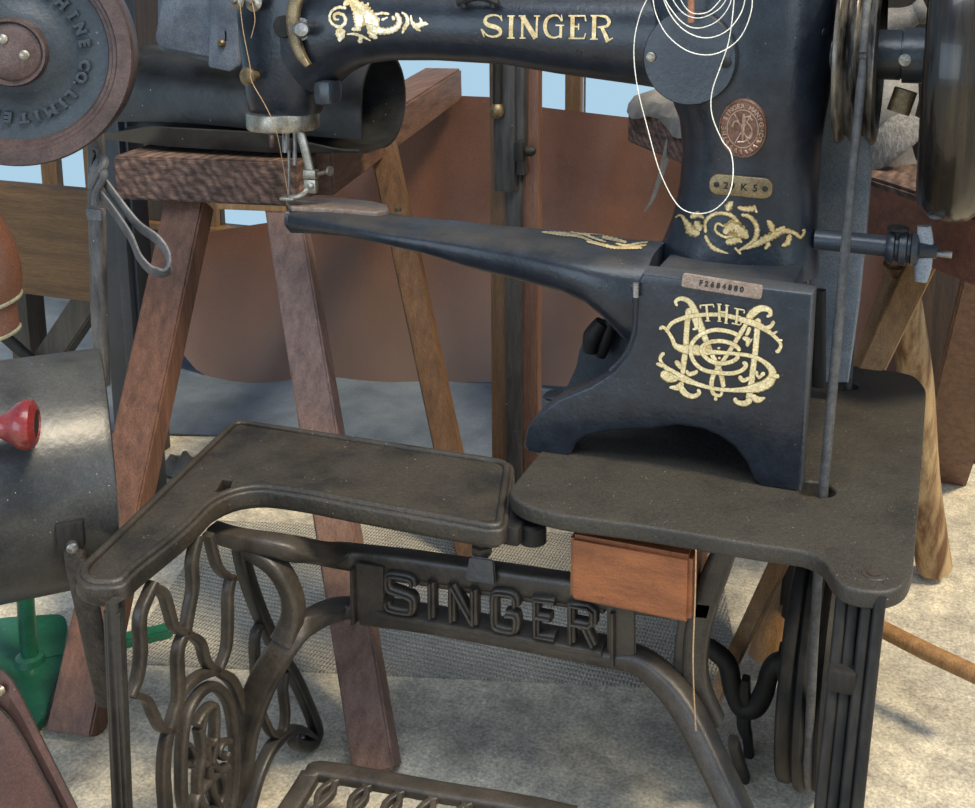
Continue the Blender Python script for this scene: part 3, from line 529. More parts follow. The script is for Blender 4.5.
# model plate and serial tag
def tagplate(name, px, py, w_, h_, r_, material, text, size, tree, screws, parent, roll=0, space=1):
    p, n, u, w = frame_at(tree, px, py); u2 = u * math.cos(roll) + w * math.sin(roll); w2 = w * math.cos(roll) - u * math.sin(roll)
    g = curve_mesh([round_poly([(-w_ / 2, -h_ / 2), (w_ / 2, -h_ / 2), (w_ / 2, h_ / 2), (-w_ / 2, h_ / 2)], r_, 6)], .006, .0012); xf(g, p - n * .002, u2, w2)
    o = link(name, g, material, parent)
    if text:
        g = curve_mesh(None, .0006, 0, text=text, size=size, offset=.0003, align='CENTER', spacing=space); xf(g, p + n * .0056 - w2 * (size * .34), u2, w2); link('stamped_number', g, M['darkiron'], o)
    if screws:
        for s_ in (-1, 1):
            g = bmesh.new(); lathe(g, [(0, .0045), (.0025, .004), (.003, .001)], p + n * .005 + u2 * (s_ * (w_ / 2 - .01)), n, 12); link('plate_rivet', g, M['darkiron'], o)
    return o
tagplate('model_plate', 741, 186, .094, .03, .0145, M['brass'], '29 K 5', .015, T1, True, sm, -.03, 1.3)
T2 = bvh([ped_front])
tagplate('serial_tag', 722, 286, .115, .019, .004, M['plate_id'], 'F 2 6 8 4 8 8 0', .011, T2, False, sm, -.06)

# ---- threads and belt (loose things of their own)
def loosething(name, bm, material, label, cat, org, group=None):
    return tag(link(name, bm, material, None, org=org), label, cat, group)
bm = bmesh.new(); Yt = YV - .036; rth = .0008
tp = lambda x, y, d=0: ay(x, y, Yt - d)
coil = [(652, -8), (656, 14), (668, 36), (690, 52), (715, 54), (738, 40), (750, 16), (751, -6), (735, -16), (700, -18), (664, -14), (668, 10), (684, 30), (706, 38), (728, 30), (743, 8), (740, -12), (700, -16), (664, -10), (676, 16), (694, 28), (716, 22), (730, 4), (728, -12), (700, -14), (672, -8), (682, 12), (700, 18), (720, 8), (726, -8), (700, -12), (680, -6), (690, 12), (708, 12), (722, -2)]
tube(bm, [tp(x, y, .002 * (i % 5)) for i, (x, y) in enumerate(coil)], rth, 6, 5)
tube(bm, [tp(654, -12), tp(641, 12), tp(634, 45), tp(637, 85), tp(648, 130), tp(660, 172), (tp(676, 203)), tp(692, 213, .02), tp(712, 211, .03), tp(728, 196, .03), tp(733, 175, .02), tp(731, 153, .01), tp(722, 140), tp(712, 115), tp(712, 92), tp(721, 65), tp(729, 40), tp(734, 0), tp(732, -14)], rth, 6, 6)
loosething('loose_thread', bm, M['threadw'], 'pale linen thread looped round the spool pin, hanging over the round cover plate', 'thread', ay(691, 0, Yt))
bm = bmesh.new(); yn = YC - .1
tube(bm, [ay(240, 4, yn), ay(243, 30, yn), ay(250, 66, yn), ay(252, 82, yn), ay(265, 105, yn), ay(276, 130, yn + .01), ay(283, 165, YC - .05), ay(288, 194, YC - .03)], .0008, 6, 4); tube(bm, [ay(252, 2, yn), ay(255, 20, yn), ay(251, 38, yn)], .0008, 6, 4)
loosething('needle_thread', bm, M['threadb'], 'tan thread running from the tension discs past the brass knob to the needle', 'thread', ay(250, 66, yn))
# ================================================================ THE TREADLE STAND
st = thing('treadle_stand', (-.55, 1.5, 0), 'cast-iron treadle stand with raised lettering in its cross brace, carrying the sewing machine', 'sewing machine stand')
xy = lambda p: (p.x, p.y)
# main plate with two belt holes
z = ZP
out = [(-.56, 2.15), (-.56, 1.50)] + [xy(az(x, y, z)) for x, y in ((511, 492), (524, 503), (560, 513), (645, 524), (767, 544), (808, 549), (828, 560), (834, 572), (843, 583), (862, 589), (886, 590), (902, 583), (909, 568))] + [(.0, 1.75), (.0, 2.08), (-.02, 2.14), (-.07, 2.15)]
def circ(c, rx, ry, n=20): return [(c[0] + rx * math.cos(2 * math.pi * i / n), c[1] + ry * math.sin(2 * math.pi * i / n)) for i in range(n)]
h1, h2 = xy(az(815, 489, z)), xy(az(838, 384, z))
bm = curve_mesh([round_poly(out, [.02, .05, .02, .02] + [.02] * 11 + [.01, .02, .02, .02], 3), circ(h1, .034, .03), circ(h2, .042, .032)], .008, .005, 3); xf(bm, (0, 0, z - .013), X, Y)
plate = link('machine_plate', bm, M['table'], st)
bm = bmesh.new(); c = az(874, 574, z); lathe(bm, [(0, .001), (0, .016), (.0014, .015), (.0016, .001)], c, Z, 24); b2 = bmesh.new(); lathe(b2, [(.001, .001), (.001, .009), (.003, .009), (.0032, .001)], c, Z, 16); merge(bm, b2); link('recessed_screw', bm, M['rustiron'], plate)
# left leaf: tray with a raised lip
zl = .592
lp = [(234, 420), (513, 462), (504, 532), (345, 503), (300, 494), (262, 489), (236, 492), (213, 503), (187, 530), (133, 573), (122, 586), (84, 586), (75, 572)]
lo = round_poly([xy(az(x, y, zl)) for x, y in lp], .03, 6)
hole = [xy(az(x, y, zl)) for x, y in ((212, 492), (221, 477), (235, 478), (231, 493))]
bm = curve_mesh([lo, hole], .009, .004, 2); xf(bm, (0, 0, zl - .013), X, Y); leaf = link('extension_leaf', bm, M['leafiron'], st)
lip = offset_poly(resample(lo, .012), .008)
bm = bmesh.new(); bar(bm, [V((p.x, p.y, zl)) for p in lip], .012, .012, Z, n=1, closed=True, bev=.5); link('leaf_lip', bm, M['leafiron'], leaf)
bm = bmesh.new(); bar(bm, [V((p.x, p.y, zl - .018)) for p in lip], .008, .03, Z, n=1, closed=True, bev=.3); link('leaf_skirt', bm, M['iron'], leaf)
# hinge lug and levelling bolt between leaf and brace
bm = bmesh.new(); a = az(512, 500, zl); box(bm, (a.x + .012, a.y, zl - .02), (.05, .14, .03), bev=.006); link('hinge_lug', bm, M['darkiron'], st)
bm = bmesh.new(); a = az(533, 522, zl - .01); lathe(bm, [(-.02, .02), (.006, .02), (.01, .016), (.011, .001)], a - Z * .01, Z, 20); link('hinge_stud', bm, M['darkiron'], st)

# ---- cross brace (upright casting between the two sides)
YB = 1.475; n_ = Y
bp = lambda x, y, dy=0: ay(x, y, YB - dy)
bm = bmesh.new()
fl = lambda x: .115 * (lambda t: t * t * (3 - 2 * t))(min(1, max(0, (352 - x) / 75)))      # the left end of the brace bends forward to meet the side frame
def bpath(pts, w, d=.034, dy=0): bar(bm, [bp(x, y, fl(x) + (dy if not callable(dy) else dy(y))) for x, y in pts], [v / 640 for v in w] if isinstance(w, list) else w / 640, d, Y, n=5, bev=.28)
bpath([(212, 530), (235, 538), (270, 544), (300, 550), (345, 556), (400, 563), (470, 573), (570, 588), (640, 598), (712, 606)], [14, 17, 20, 24, 27, 27, 27, 27])
top_rail = link('brace_top_rail', bm, M['rustiron'], st)
bm = bmesh.new()
fw = lambda y: max(0, (y - 650) / 160) * .10
bpath([(250, 548), (276, 566), (291, 592), (293, 615), (284, 640)], [16, 16, 17, 20, 26])
bpath([(378, 611), (345, 608), (315, 618), (290, 640), (268, 672), (254, 704), (243, 745), (238, 808), (236, 850)], [18, 18, 20, 26, 30, 28, 25, 24, 24], .036, 0)
bpath([(365, 612), (430, 622), (520, 638), (612, 655), (640, 661), (668, 684), (690, 715), (715, 765), (745, 830), (760, 880)], [20, 16, 16, 18, 22, 26, 26, 25, 26, 26], .04, fw)
bpath([(727, 545), (716, 572), (704, 605), (696, 645), (698, 685), (714, 722)], [20, 24, 24, 23, 22, 20])
bpath([(690, 600), (683, 640), (680, 672)], [14, 14, 12], .02)
link('brace_arch', bm, M['rustiron'], st)
# frame round the lettering: end blocks and ribs
bm = bmesh.new()
bpath([(386, 566), (385, 606)], 4, .02); bpath([(359, 562), (360, 616)], 5, .056); hexa(bm, [bp(607, 598, .02), bp(636, 604, .02), bp(636, 604, -.02), bp(607, 598, -.02)], [bp(607, 656, .02), bp(636, 664, .02), bp(636, 664, -.02), bp(607, 656, -.02)], .003); bpath([(617, 604), (617, 656)], 5, .056)
hexa(bm, [bp(355, 561, .02), bp(385, 566, .02), bp(385, 566, -.02), bp(355, 561, -.02)], [bp(357, 621, .02), bp(385, 620, .02), bp(385, 620, -.02), bp(357, 621, -.02)], .003)
bpath([(384, 573), (470, 586), (606, 606)], 8, .026); bpath([(384, 607), (470, 622), (606, 646)], 8, .05)
link('lettering_frame', bm, M['rustiron'], st)
bm = bmesh.new(); q = lambda x, y, dy: ay(x, y, YB + dy); hexa(bm, [q(465, 580, -.03), q(496, 585, -.03), q(496, 585, .02), q(465, 580, .02)], [q(470, 556, -.02), q(494, 559, -.02), q(494, 559, .02), q(470, 556, .02)], .003); b2 = bmesh.new(); lathe(b2, [(-.02, .011), (.005, .011), (.006, .017), (.018, .017), (.02, .011), (.05, .011)], q(482, 556, 0), Z, 6); merge(bm, b2); link('levelling_bolt', bm, M['rustiron'], st)
# raised block letters standing in the openings
glyph = {'S': [[(.95, .8), (.93, .93), (.8, 1), (.25, 1), (.08, .93), (.05, .75), (.1, .6), (.25, .54), (.75, .47), (.92, .4), (.95, .22), (.9, .06), (.75, 0), (.2, 0), (.05, .08), (.03, .24)]], 'I': [[(.5, 0), (.5, 1)]], 'N': [[(.1, 0), (.1, 1)], [(.1, 1), (.9, 0)], [(.9, 0), (.9, 1)]],
         'G': [[(.92, .72), (.92, .88), (.78, 1), (.25, 1), (.07, .9), (.05, .5), (.07, .1), (.25, 0), (.78, 0), (.92, .12), (.92, .42), (.55, .42)]], 'E': [[(.9, 1), (.1, 1), (.1, 0), (.9, 0)], [(.1, .52), (.72, .52)]], 'R': [[(.1, 0), (.1, 1), (.72, 1), (.9, .9), (.9, .62), (.74, .5), (.12, .5)], [(.55, .5), (.9, 0)]]}
LX = [('S', 388, 416), ('I', 427, 439), ('N', 451, 478), ('G', 494, 519), ('E', 535, 559), ('R', 570, 597)]
for ch, xa_, xb_ in LX:
    g = bmesh.new()
    for stroke in glyph[ch]:
        P = []
        for u_, v_ in stroke:
            x = xa_ + (xb_ - xa_) * u_; yt = 569 + (x - 388) * .162 + 3; yb = 606 + (x - 388) * .176 + 0; P.append(bp(x, yb + (yt - yb) * v_, .016))
        bar(g, P, 9.2 / 640, .02, Y, n=1 if ch in 'INER' else 3, bev=.35); bar(g, [p - Y * .012 for p in P], 3 / 640, .008, Y, n=1 if ch in 'INER' else 3, bev=.4)
    link('raised_letter', g, M['rustiron'], st)

# ---- left side frame: lattice of wavy bars round an oval
LN = V((.1, -1, 0)); 
P0 = V((-.972, 1.06, 0)); LD = V((-.02, 1, 0)).normalized(); LN = V((LD.y, -LD.x, 0))
def lf(x, y): p = apl(x, y, P0, LN); return V((p.x, p.y, min(max(p.z, .012), .566)))
s = 2.625; zz = lambda L: [(100 + x / s, 500 + y / s) for x, y in L]
bm = bmesh.new(); a, b = apl(114, 596, V((-.955, 1.06, 0)), LN), apl(123, 800, V((-.955, 1.06, 0)), LN); d = (b - a); foot = a + d * ((a.z - .01) / -d.z)
bar(bm, [a - Z * .016, a - Z * .03, b, foot], [.024, .024, .025, .03], .018, LN, n=4, bev=.4); bar(bm, [a + V((.0, -.006, -.02)), b + V((.0, -.006, 0)), foot + V((0, -.006, .0))], .009, .026, LN, n=3, bev=.5)
link('front_leg', bm, M['iron'], st)
def lbar(name, L, w, d=.022, mt='rustiron'):
    bm = bmesh.new(); bar(bm, [lf(x, y) for x, y in zz(L)], [v * .84 / s / 640 for v in w] if isinstance(w, list) else w / s / 640, d * .8, LN, n=6, bev=.33); return link(name, bm, M[mt], st)
def ext(L, dz=None): return L
lbar('lattice_bar', [(140, 214), (126, 248), (104, 310), (106, 400), (96, 470), (78, 512)], [22, 32, 34, 34, 30, 22])
lbar('lattice_bar', [(92, 512), (120, 524), (140, 565), (160, 600), (196, 606)], [18, 22, 26, 22, 14])
lbar('lattice_bar', [(135, 228), (165, 245), (180, 290), (195, 335), (232, 352), (262, 375), (278, 425), (305, 448), (345, 475), (372, 540), (392, 600)], [24, 28, 28, 26, 22, 28, 28, 26, 34, 36, 30])
lbar('lattice_bar', [(256, 90), (241, 160), (243, 225), (232, 290), (222, 345), (203, 400), (205, 510), (190, 570), (172, 640), (166, 720), (172, 815), (176, 900)], [34, 36, 36, 34, 34, 36, 38, 36, 40, 40, 40, 40])
lbar('lattice_bar', [(284, 90), (296, 138), (308, 175), (330, 198), (352, 205)], [22, 26, 24, 22, 16])
lbar('lattice_bar', [(345, 195), (335, 250), (335, 320), (330, 390), (310, 445)], [30, 32, 32, 30, 22])
lbar('lattice_bar', [(205, 520), (225, 490), (262, 460), (312, 446)], [28, 30, 30, 22])
lbar('lattice_bar', [(434, 312), (410, 345), (405, 390), (408, 440), (404, 500)], [20, 26, 28, 26, 22])
lbar('lattice_bar', [(408, 500), (424, 560), (450, 612), (478, 608), (486, 560), (480, 500), (484, 450)], [16, 20, 22, 22, 26, 28, 26])
lbar('rear_leg', [(363, 92), (369, 130), (385, 200), (425, 310), (470, 400), (510, 465), (545, 540), (566, 598), (565, 622), (545, 644), (515, 640), (508, 618), (525, 610)], [40, 46, 46, 44, 40, 38, 38, 40, 44, 44, 38, 28, 16], .03, 'iron')
lbar('lower_rail', [(560, 625), (520, 600), (485, 615), (450, 650), (420, 710), (395, 790), (375, 880)], [18, 26, 30, 36, 36, 36, 36], .03, 'iron')
# oval medallion with interlaced initials
bm = bmesh.new()
def ob(L, w, closed=False, off=0): bar(bm, [lf(x, y) - LN * off for x, y in zz(L)], w / s / 640, .02, LN, n=6, closed=closed, bev=.45)
ob([(212, 720), (214, 640), (228, 560), (262, 505), (300, 490), (335, 530), (350, 610), (352, 700), (345, 790), (325, 860), (280, 890), (235, 850), (216, 790)], 26, True)
ob([(250, 590), (272, 555), (296, 540), (300, 590), (296, 650), (285, 700)], 20); ob([(258, 600), (265, 660), (255, 730), (262, 800), (300, 810), (320, 760), (300, 700), (262, 690)], 22); ob([(224, 690), (236, 695), (240, 670), (226, 640)], 14); ob([(335, 632), (315, 640), (306, 665), (322, 675), (330, 660)], 16); ob([(275, 640), (290, 760), (320, 830)], 22); ob([(330, 700), (290, 730), (250, 780), (240, 830)], 22); ob([(270, 560), (262, 620), (285, 640), (300, 620)], 16)
link('oval_medallion', bm, M['rustiron'], st)

# ---- right side: fluted front leg, hidden rear leg
bm = bmesh.new(); T = ay(861, 606, 1.385); B = ay(839, 806, 1.30); d = B - T; E = T + d * ((T.z - .008) / -d.z)
w2 = .036
for k, (o, r) in enumerate(((-.023, .012), (-.008, .011), (.008, .013), (.023, .015))): bar(bm, [T + X * o - Y * (.004 * k) + Z * .03, B + X * o * .95 - Y * (.004 * k), E + X * o * 1.1], .0155, .04 if k != 1 else .03, (0, 1, .15), n=3, bev=.22)
bar(bm, [T + Y * .02 + Z * .03, B + Y * .02, E + Y * .02], .054, .02, (0, 1, .15), n=2); box(bm, ay(843, 672, 1.345), (.035, .05, .03), bev=.005)
link('fluted_front_leg', bm, M['darkiron'], st); 
bm = bmesh.new(); a = V((-.19, 2.06, .6)); b = V((-.215, 2.06, .008)); beam(bm, a, b, .05, .03, X, .006); link('rear_leg', bm, M['iron'], st)
# ---- belt wheel under the plate, cranked axle, pitman, treadle
YW = 1.80; xw0 = -.172; axl = ay(800, 664, YW); ZW = axl.z
RW = .192
bm = bmesh.new(); lathe(bm, [(0, RW - .045), (0, RW - .01), (.004, RW), (.014, RW + .002), (.02, RW - .004), (.028, RW - .014), (.036, RW - .004), (.042, RW + .002), (.05, RW), (.054, RW - .01), (.054, RW - .045), (.04, RW - .05), (.012, RW - .05)], (xw0 + .014, YW, ZW), X, 80)
b2 = bmesh.new(); lathe(b2, [(-.012, RW - .05), (-.012, RW - .012), (-.008, RW - .006), (.006, RW - .006), (.014, RW - .012), (.014, RW - .05)], (xw0, YW, ZW), X, 80); merge(bm, b2)
for k in range(6):
    a = math.radians(60 * k + 20); bar(bm, [V((xw0 + .05, YW + math.cos(a) * .02, ZW + math.sin(a) * .02)), V((xw0 + .05, YW + math.cos(a) * .12 - math.sin(a) * .02, ZW + math.sin(a) * .12 + math.cos(a) * .02)), V((xw0 + .048, YW + math.cos(a) * (RW - .03), ZW + math.sin(a) * (RW - .03)))], .02, .016, X)
lathe(bm, [(-.03, .03), (.1, .03)], (xw0, YW, ZW), X, 24); wheel = link('belt_wheel', bm, M['darkiron'], st)
bm = bmesh.new(); wp = lambda x, y: ay(x, y, YW)
tube(bm, [wp(690, 644), wp(705, 646), wp(716, 652), wp(728, 665), wp(733, 690), wp(741, 707), wp(755, 707), wp(764, 692), wp(770, 672), wp(780, 662), wp(800, 664), wp(828, 670), wp(846, 674)], [.016, .016, .017, .018, .0165, .018, .018, .0165, .018, .016, .015, .014], 14, 5); axle = link('crank_axle', bm, M['darkiron'], st)
bm = bmesh.new(); q_ = wp(697, 645); bar(bm, [q_ - Z * .02, q_, V((q_.x - .02, YW, ZP - .03))], .014, .02, Y, n=2); link('axle_hanger', bm, M['darkiron'], st)
bm = bmesh.new(); k0 = wp(746, 678); bar(bm, [k0, wp(744, 700), wp(744, 725), wp(748, 742), wp(749, 790), V((wp(749, 790).x - .004, 1.62, .16))], [.014, .024, .024, .016, .02, .016], .022, Y, n=4); link('pitman_rod', bm, M['darkiron'], st)
zt_ = .1
bm = bmesh.new(); tpz = lambda x, y: az(x, y, zt_)
A_, B_ = tpz(322, 771), tpz(560, 814); D_ = V((0, -1, 0)); ln = .33
c1, c2 = A_ + D_ * ln + X * -.0, B_ + D_ * ln
def qd(u, v): return A_ + (B_ - A_) * u + D_ * (ln * v) + Z * (-.05 * v + .02 * (1 - v) * 0)
bar(bm, [qd(.5, 0), qd(.05, 0), qd(0, .0) + (-X + D_) * .012, qd(-.03, .12), qd(-.03, .9), qd(0, 1), qd(.5, 1), qd(1, 1), qd(1.03, .9), qd(1.03, .1), qd(1, 0), qd(.5, 0)], .034, .02, Z, n=5); 
treadle = link('treadle', bm, M['rustiron'], st)
bm = bmesh.new()
for i in range(7):
    u0 = .02 + i / 7 * .98
    for dv in (0, 1):
        bar(bm, [qd(u0, .0 + dv * .5), qd(u0 + .075, .1 + dv * .4), qd(u0 + .035, .28 + dv * .25), qd(u0 + .07, .5)], .011, .014, Z, n=5); bar(bm, [qd(u0 + .1, .0 + dv * .5), qd(u0 + .025, .12 + dv * .4), qd(u0 + .075, .28 + dv * .25), qd(u0 + .04, .5)], .011, .014, Z, n=5)
    bar(bm, [qd(u0 + .05, .5), qd(u0 + .1, .75), qd(u0 + .05, 1)], .012, .014, Z)
bar(bm, [qd(-.02, .5), qd(1.02, .5)], .03, .02, Z); link('treadle_lattice', bm, M['rustiron'], treadle)
bm = bmesh.new(); tube(bm, [qd(-.25, .5) - Z * .02, qd(1.3, .5) - Z * .02], .012, 12, 1); link('treadle_rod', bm, M['darkiron'], st)
# ---- wooden drawer box slung under the plate
YD = 1.42
q = [ay(x, y, YD) for x, y in ((569, 606), (690, 619), (690, 535), (569, 522))]; zb = (q[0].z + q[1].z) / 2
bm = bmesh.new(); hexa(bm, [V((q[0].x, YD, zb)), V((q[1].x, YD, zb)), V((q[1].x, YD + .12, zb)), V((q[0].x, YD + .12, zb))], [V((q[0].x, YD, z - .038)), V((q[1].x, YD, z - .038)), V((q[1].x, YD + .12, z - .038)), V((q[0].x, YD + .12, z - .038))], .006); link('drawer_box', bm, M['drawerwood'], st, label='orange-brown wooden box under the plate')

# ---- round belt from the pulley down to the wheel
xb = x0 + .044; bmm = bmesh.new(); rb = .0072
Pf = ay(824, 489, YW - RW)
fr = [V((xb, YC - rp * math.cos(a) * .93, ZC + rp * math.sin(a) * .93)) for a in [math.radians(k) for k in range(-6, 187, 8)]]
xwg = xw0 + .042
lw = [V((xwg, YW + (RW - .008) * math.cos(a), ZW + (RW - .008) * math.sin(a))) for a in [math.radians(k) for k in range(0, -181, -8)]]
tube(bmm, fr + [V((-.1305, 2.05, .62))] + lw + [V((-.1285, 1.612, .62))], rb, 10, 2, closed=True)
tag(link('drive_belt', bmm, M['beltrope'], None, org=(xb, YC, ZC)), 'grey round drive belt running from the grooved pulley down through the plate', 'belt')
bm = bmesh.new(); tube(bm, [ay(696, 550, 1.41), ay(695, 600, 1.405), ay(693, 660, 1.39), ay(695, 715, 1.385), ay(696, 731, 1.385)], .0011, 6, 5)
tag(link('hanging_thread', bm, M['threadb'], None, org=ay(696, 550, 1.41)), 'thin tan thread hanging down beside the wooden drawer box', 'thread')
# ================================================================ SETTING
def struct(name, bm, m_, kind='structure', smooth=False): o = link(name, bm, m_, None, smooth=smooth, org=(0, 0, 0)); o['kind'] = kind; return o
def floormat():
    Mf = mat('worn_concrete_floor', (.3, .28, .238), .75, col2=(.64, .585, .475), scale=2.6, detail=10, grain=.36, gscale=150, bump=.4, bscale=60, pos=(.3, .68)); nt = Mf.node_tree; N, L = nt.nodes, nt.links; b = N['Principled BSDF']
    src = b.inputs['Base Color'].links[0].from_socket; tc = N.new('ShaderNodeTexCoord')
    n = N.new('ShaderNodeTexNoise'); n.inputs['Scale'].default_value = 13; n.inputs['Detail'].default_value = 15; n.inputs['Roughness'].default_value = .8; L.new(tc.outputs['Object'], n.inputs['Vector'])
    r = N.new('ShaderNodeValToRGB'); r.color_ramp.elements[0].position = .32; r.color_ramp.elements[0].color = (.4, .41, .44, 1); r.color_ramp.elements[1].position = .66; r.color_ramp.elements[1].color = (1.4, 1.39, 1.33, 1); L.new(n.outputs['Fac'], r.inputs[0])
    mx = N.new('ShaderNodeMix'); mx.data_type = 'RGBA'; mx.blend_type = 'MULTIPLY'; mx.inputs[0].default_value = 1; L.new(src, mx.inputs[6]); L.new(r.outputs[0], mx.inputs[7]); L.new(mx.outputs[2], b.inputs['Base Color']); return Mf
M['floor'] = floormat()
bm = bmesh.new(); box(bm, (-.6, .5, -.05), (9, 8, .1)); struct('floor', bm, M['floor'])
WY = 3.95
M['wall'] = wood('dark_brown_wall_boards', (.02, .012, .008), (.06, .034, .02), 'z')
M['frame'] = wood('window_frame_wood', (.07, .035, .012), (.2, .105, .04), 'z')
wz = ay(240, 236, WY).z; wtop = 1.9
bm = bmesh.new(); box(bm, (-.6, WY + .04, wz / 2), (9, .08, wz)); b2 = bmesh.new(); box(b2, (-.6, WY + .04, 2.15), (9, .08, .5)); merge(bm, b2)
b2 = bmesh.new(); xr0 = ay(668, 100, WY).x; box(b2, ((xr0 + 2.0) / 2, WY + .04, (wz + wtop) / 2), (2.0 - xr0, .08, wtop - wz)); merge(bm, b2); b2 = bmesh.new(); xa_, xb_ = ay(84, 100, WY).x, ay(203, 100, WY).x; box(b2, ((xa_ + xb_) / 2, WY + .04, (wz + wtop) / 2), (xb_ - xa_, .08, wtop - wz)); merge(bm, b2); struct('wall_back', bm, M['wall'])
M['glass'] = bpy.data.materials.new('window_glass'); M['glass'].use_nodes = True; b = M['glass'].node_tree.nodes['Principled BSDF']; b.inputs['Transmission Weight'].default_value = 1; b.inputs['Roughness'].default_value = .02; b.inputs['IOR'].default_value = 1.05; b.inputs['Base Color'].default_value = (.93, .97, 1, 1)
bm = bmesh.new(); mulls = [-4.8] + [ay(x, 90, WY).x for x in (40, 84, 203, 330, 573)] + [xr0]
for x in mulls: b2 = bmesh.new(); box(b2, (x, WY + .03, (wz + wtop) / 2), (.06, .07, wtop - wz), bev=.004); merge(bm, b2)
b2 = bmesh.new(); box(b2, ((mulls[0] + xr0) / 2, WY + .02, wz + .015), (xr0 - mulls[0], .11, .03), bev=.004); merge(bm, b2); b2 = bmesh.new(); box(b2, ((mulls[0] + xr0) / 2, WY + .03, wtop - .02), (xr0 - mulls[0], .07, .04)); merge(bm, b2)
win = struct('window_1', bm, M['frame'])
for k, (a, b) in enumerate(zip(mulls, mulls[1:])):
    if k == 2: continue
    bm = bmesh.new(); box(bm, ((a + b) / 2, WY + .03, (wz + wtop) / 2), (b - a - .06, .006, wtop - wz - .05)); link('pane', bm, M['glass'], win, smooth=False)

# ---- ribbed mat
Mr = mat('ribbed_mat', (.32, .305, .265), .85, col2=(.54, .51, .43), scale=3, detail=8); nt = Mr.node_tree; N, L = nt.nodes, nt.links; b = N['Principled BSDF']
tc = N.new('ShaderNodeTexCoord'); w1 = N.new('ShaderNodeTexWave'); w1.bands_direction = 'X'; w1.inputs['Scale'].default_value = 42; w1.inputs['Distortion'].default_value = .6; L.new(tc.outputs['Object'], w1.inputs['Vector']); w2_ = N.new('ShaderNodeTexWave'); w2_.bands_direction = 'Y'; w2_.inputs['Scale'].default_value = 24; w2_.inputs['Distortion'].default_value = 1.5; L.new(tc.outputs['Object'], w2_.inputs['Vector'])
ad = N.new('ShaderNodeMath'); ad.operation = 'MULTIPLY'; L.new(w1.outputs['Fac'], ad.inputs[0]); L.new(w2_.outputs['Fac'], ad.inputs[1]); bp_ = N.new('ShaderNodeBump'); bp_.inputs['Strength'].default_value = .8; bp_.inputs['Distance'].default_value = .01; L.new(ad.outputs[0], bp_.inputs['Height']); L.new(bp_.outputs[0], b.inputs['Normal'])
src = b.inputs['Base Color'].links[0].from_socket; mr = N.new('ShaderNodeMapRange'); mr.inputs[3].default_value = .72; mr.inputs[4].default_value = 1.15; L.new(ad.outputs[0], mr.inputs[0]); mx = N.new('ShaderNodeMix'); mx.data_type = 'RGBA'; mx.blend_type = 'MULTIPLY'; mx.inputs[0].default_value = 1; L.new(src, mx.inputs[6]); L.new(mr.outputs[0], mx.inputs[7]); L.new(mx.outputs[2], b.inputs['Base Color'])
q = [az(x, y, 0) for x, y in ((150, 655), (660, 695))]
f0, f1 = az(118, 664, 0), az(742, 692, 0); nm_ = V((-(f1 - f0).y, (f1 - f0).x, 0)).normalized() * .58
bm = bmesh.new(); hexa(bm, [f0, f1, f1 + nm_, f0 + nm_], [p_ + Z * .004 for p_ in (f0, f1, f1 + nm_, f0 + nm_)]); tag(link('floor_mat', bm, Mr, None, smooth=False, org=(-1.15, 2.2, 0)), 'worn beige ribbed mat lying on the concrete behind the stand', 'mat')

# ---- hides behind
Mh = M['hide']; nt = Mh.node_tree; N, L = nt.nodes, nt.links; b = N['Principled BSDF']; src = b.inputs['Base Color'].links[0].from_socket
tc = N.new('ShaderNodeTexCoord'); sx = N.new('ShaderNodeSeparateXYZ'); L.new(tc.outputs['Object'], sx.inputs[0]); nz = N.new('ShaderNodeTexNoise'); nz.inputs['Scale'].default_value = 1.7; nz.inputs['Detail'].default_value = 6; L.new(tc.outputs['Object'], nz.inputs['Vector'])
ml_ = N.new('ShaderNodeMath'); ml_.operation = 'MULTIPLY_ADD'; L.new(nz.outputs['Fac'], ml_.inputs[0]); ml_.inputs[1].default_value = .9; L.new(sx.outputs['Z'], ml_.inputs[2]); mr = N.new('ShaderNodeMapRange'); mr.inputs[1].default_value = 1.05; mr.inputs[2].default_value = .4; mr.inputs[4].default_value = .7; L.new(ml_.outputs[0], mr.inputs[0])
mx = N.new('ShaderNodeMix'); mx.data_type = 'RGBA'; L.new(mr.outputs[0], mx.inputs[0]); L.new(src, mx.inputs[6]); mx.inputs[7].default_value = (.165, .12, .105, 1); L.new(mx.outputs[2], b.inputs['Base Color'])   # pale grey tint low down paints in the light on the lower hide
HP = V((-2.35, 2.96, 0)); HD = V((1, .262, 0)).normalized(); HN = V((HD.y, -HD.x, 0))
def interp(tab):
    def f(x):
        for (a, b), (c, d) in zip(tab, tab[1:]):
            if x <= c: return b + (d - b) * (x - a) / (c - a)
        return tab[-1][1]
    return f
top = interp([(150, 245), (205, 232), (272, 222), (300, 160), (345, 92), (372, 92), (490, 97), (540, 107), (625, 117), (700, 124), (905, 145)])
bot = interp([(150, 300), (176, 345), (195, 368), (215, 381), (240, 386), (300, 387), (350, 388), (430, 384), (500, 381), (560, 386), (640, 385), (700, 382), (905, 385)])
rows = []
for j in range(19):
    r = []
    for i in range(61):
        u = i / 60; x = 172 + 730 * u; y_ = top(x) + (bot(x) - top(x)) * j / 18; p = apl(x, y_, HP, HN); lean = .12 * max(0, p.z); p = apl(x, y_, HP - HN * (lean + .03 * math.sin(u * 17 + j * .12) + .012 * math.sin(u * 40)), HN); r.append(V((p.x, p.y, max(p.z, .006 + .0 * u))))
    rows.append(r)
bm = bmesh.new(); grid_sheet(bm, rows, .006); tag(link('leather_hide', bm, Mh, None, org=(-1.2, 3.3, 0)), 'large brown leather hide leaning against the wall behind the sawhorse and machine', 'leather')
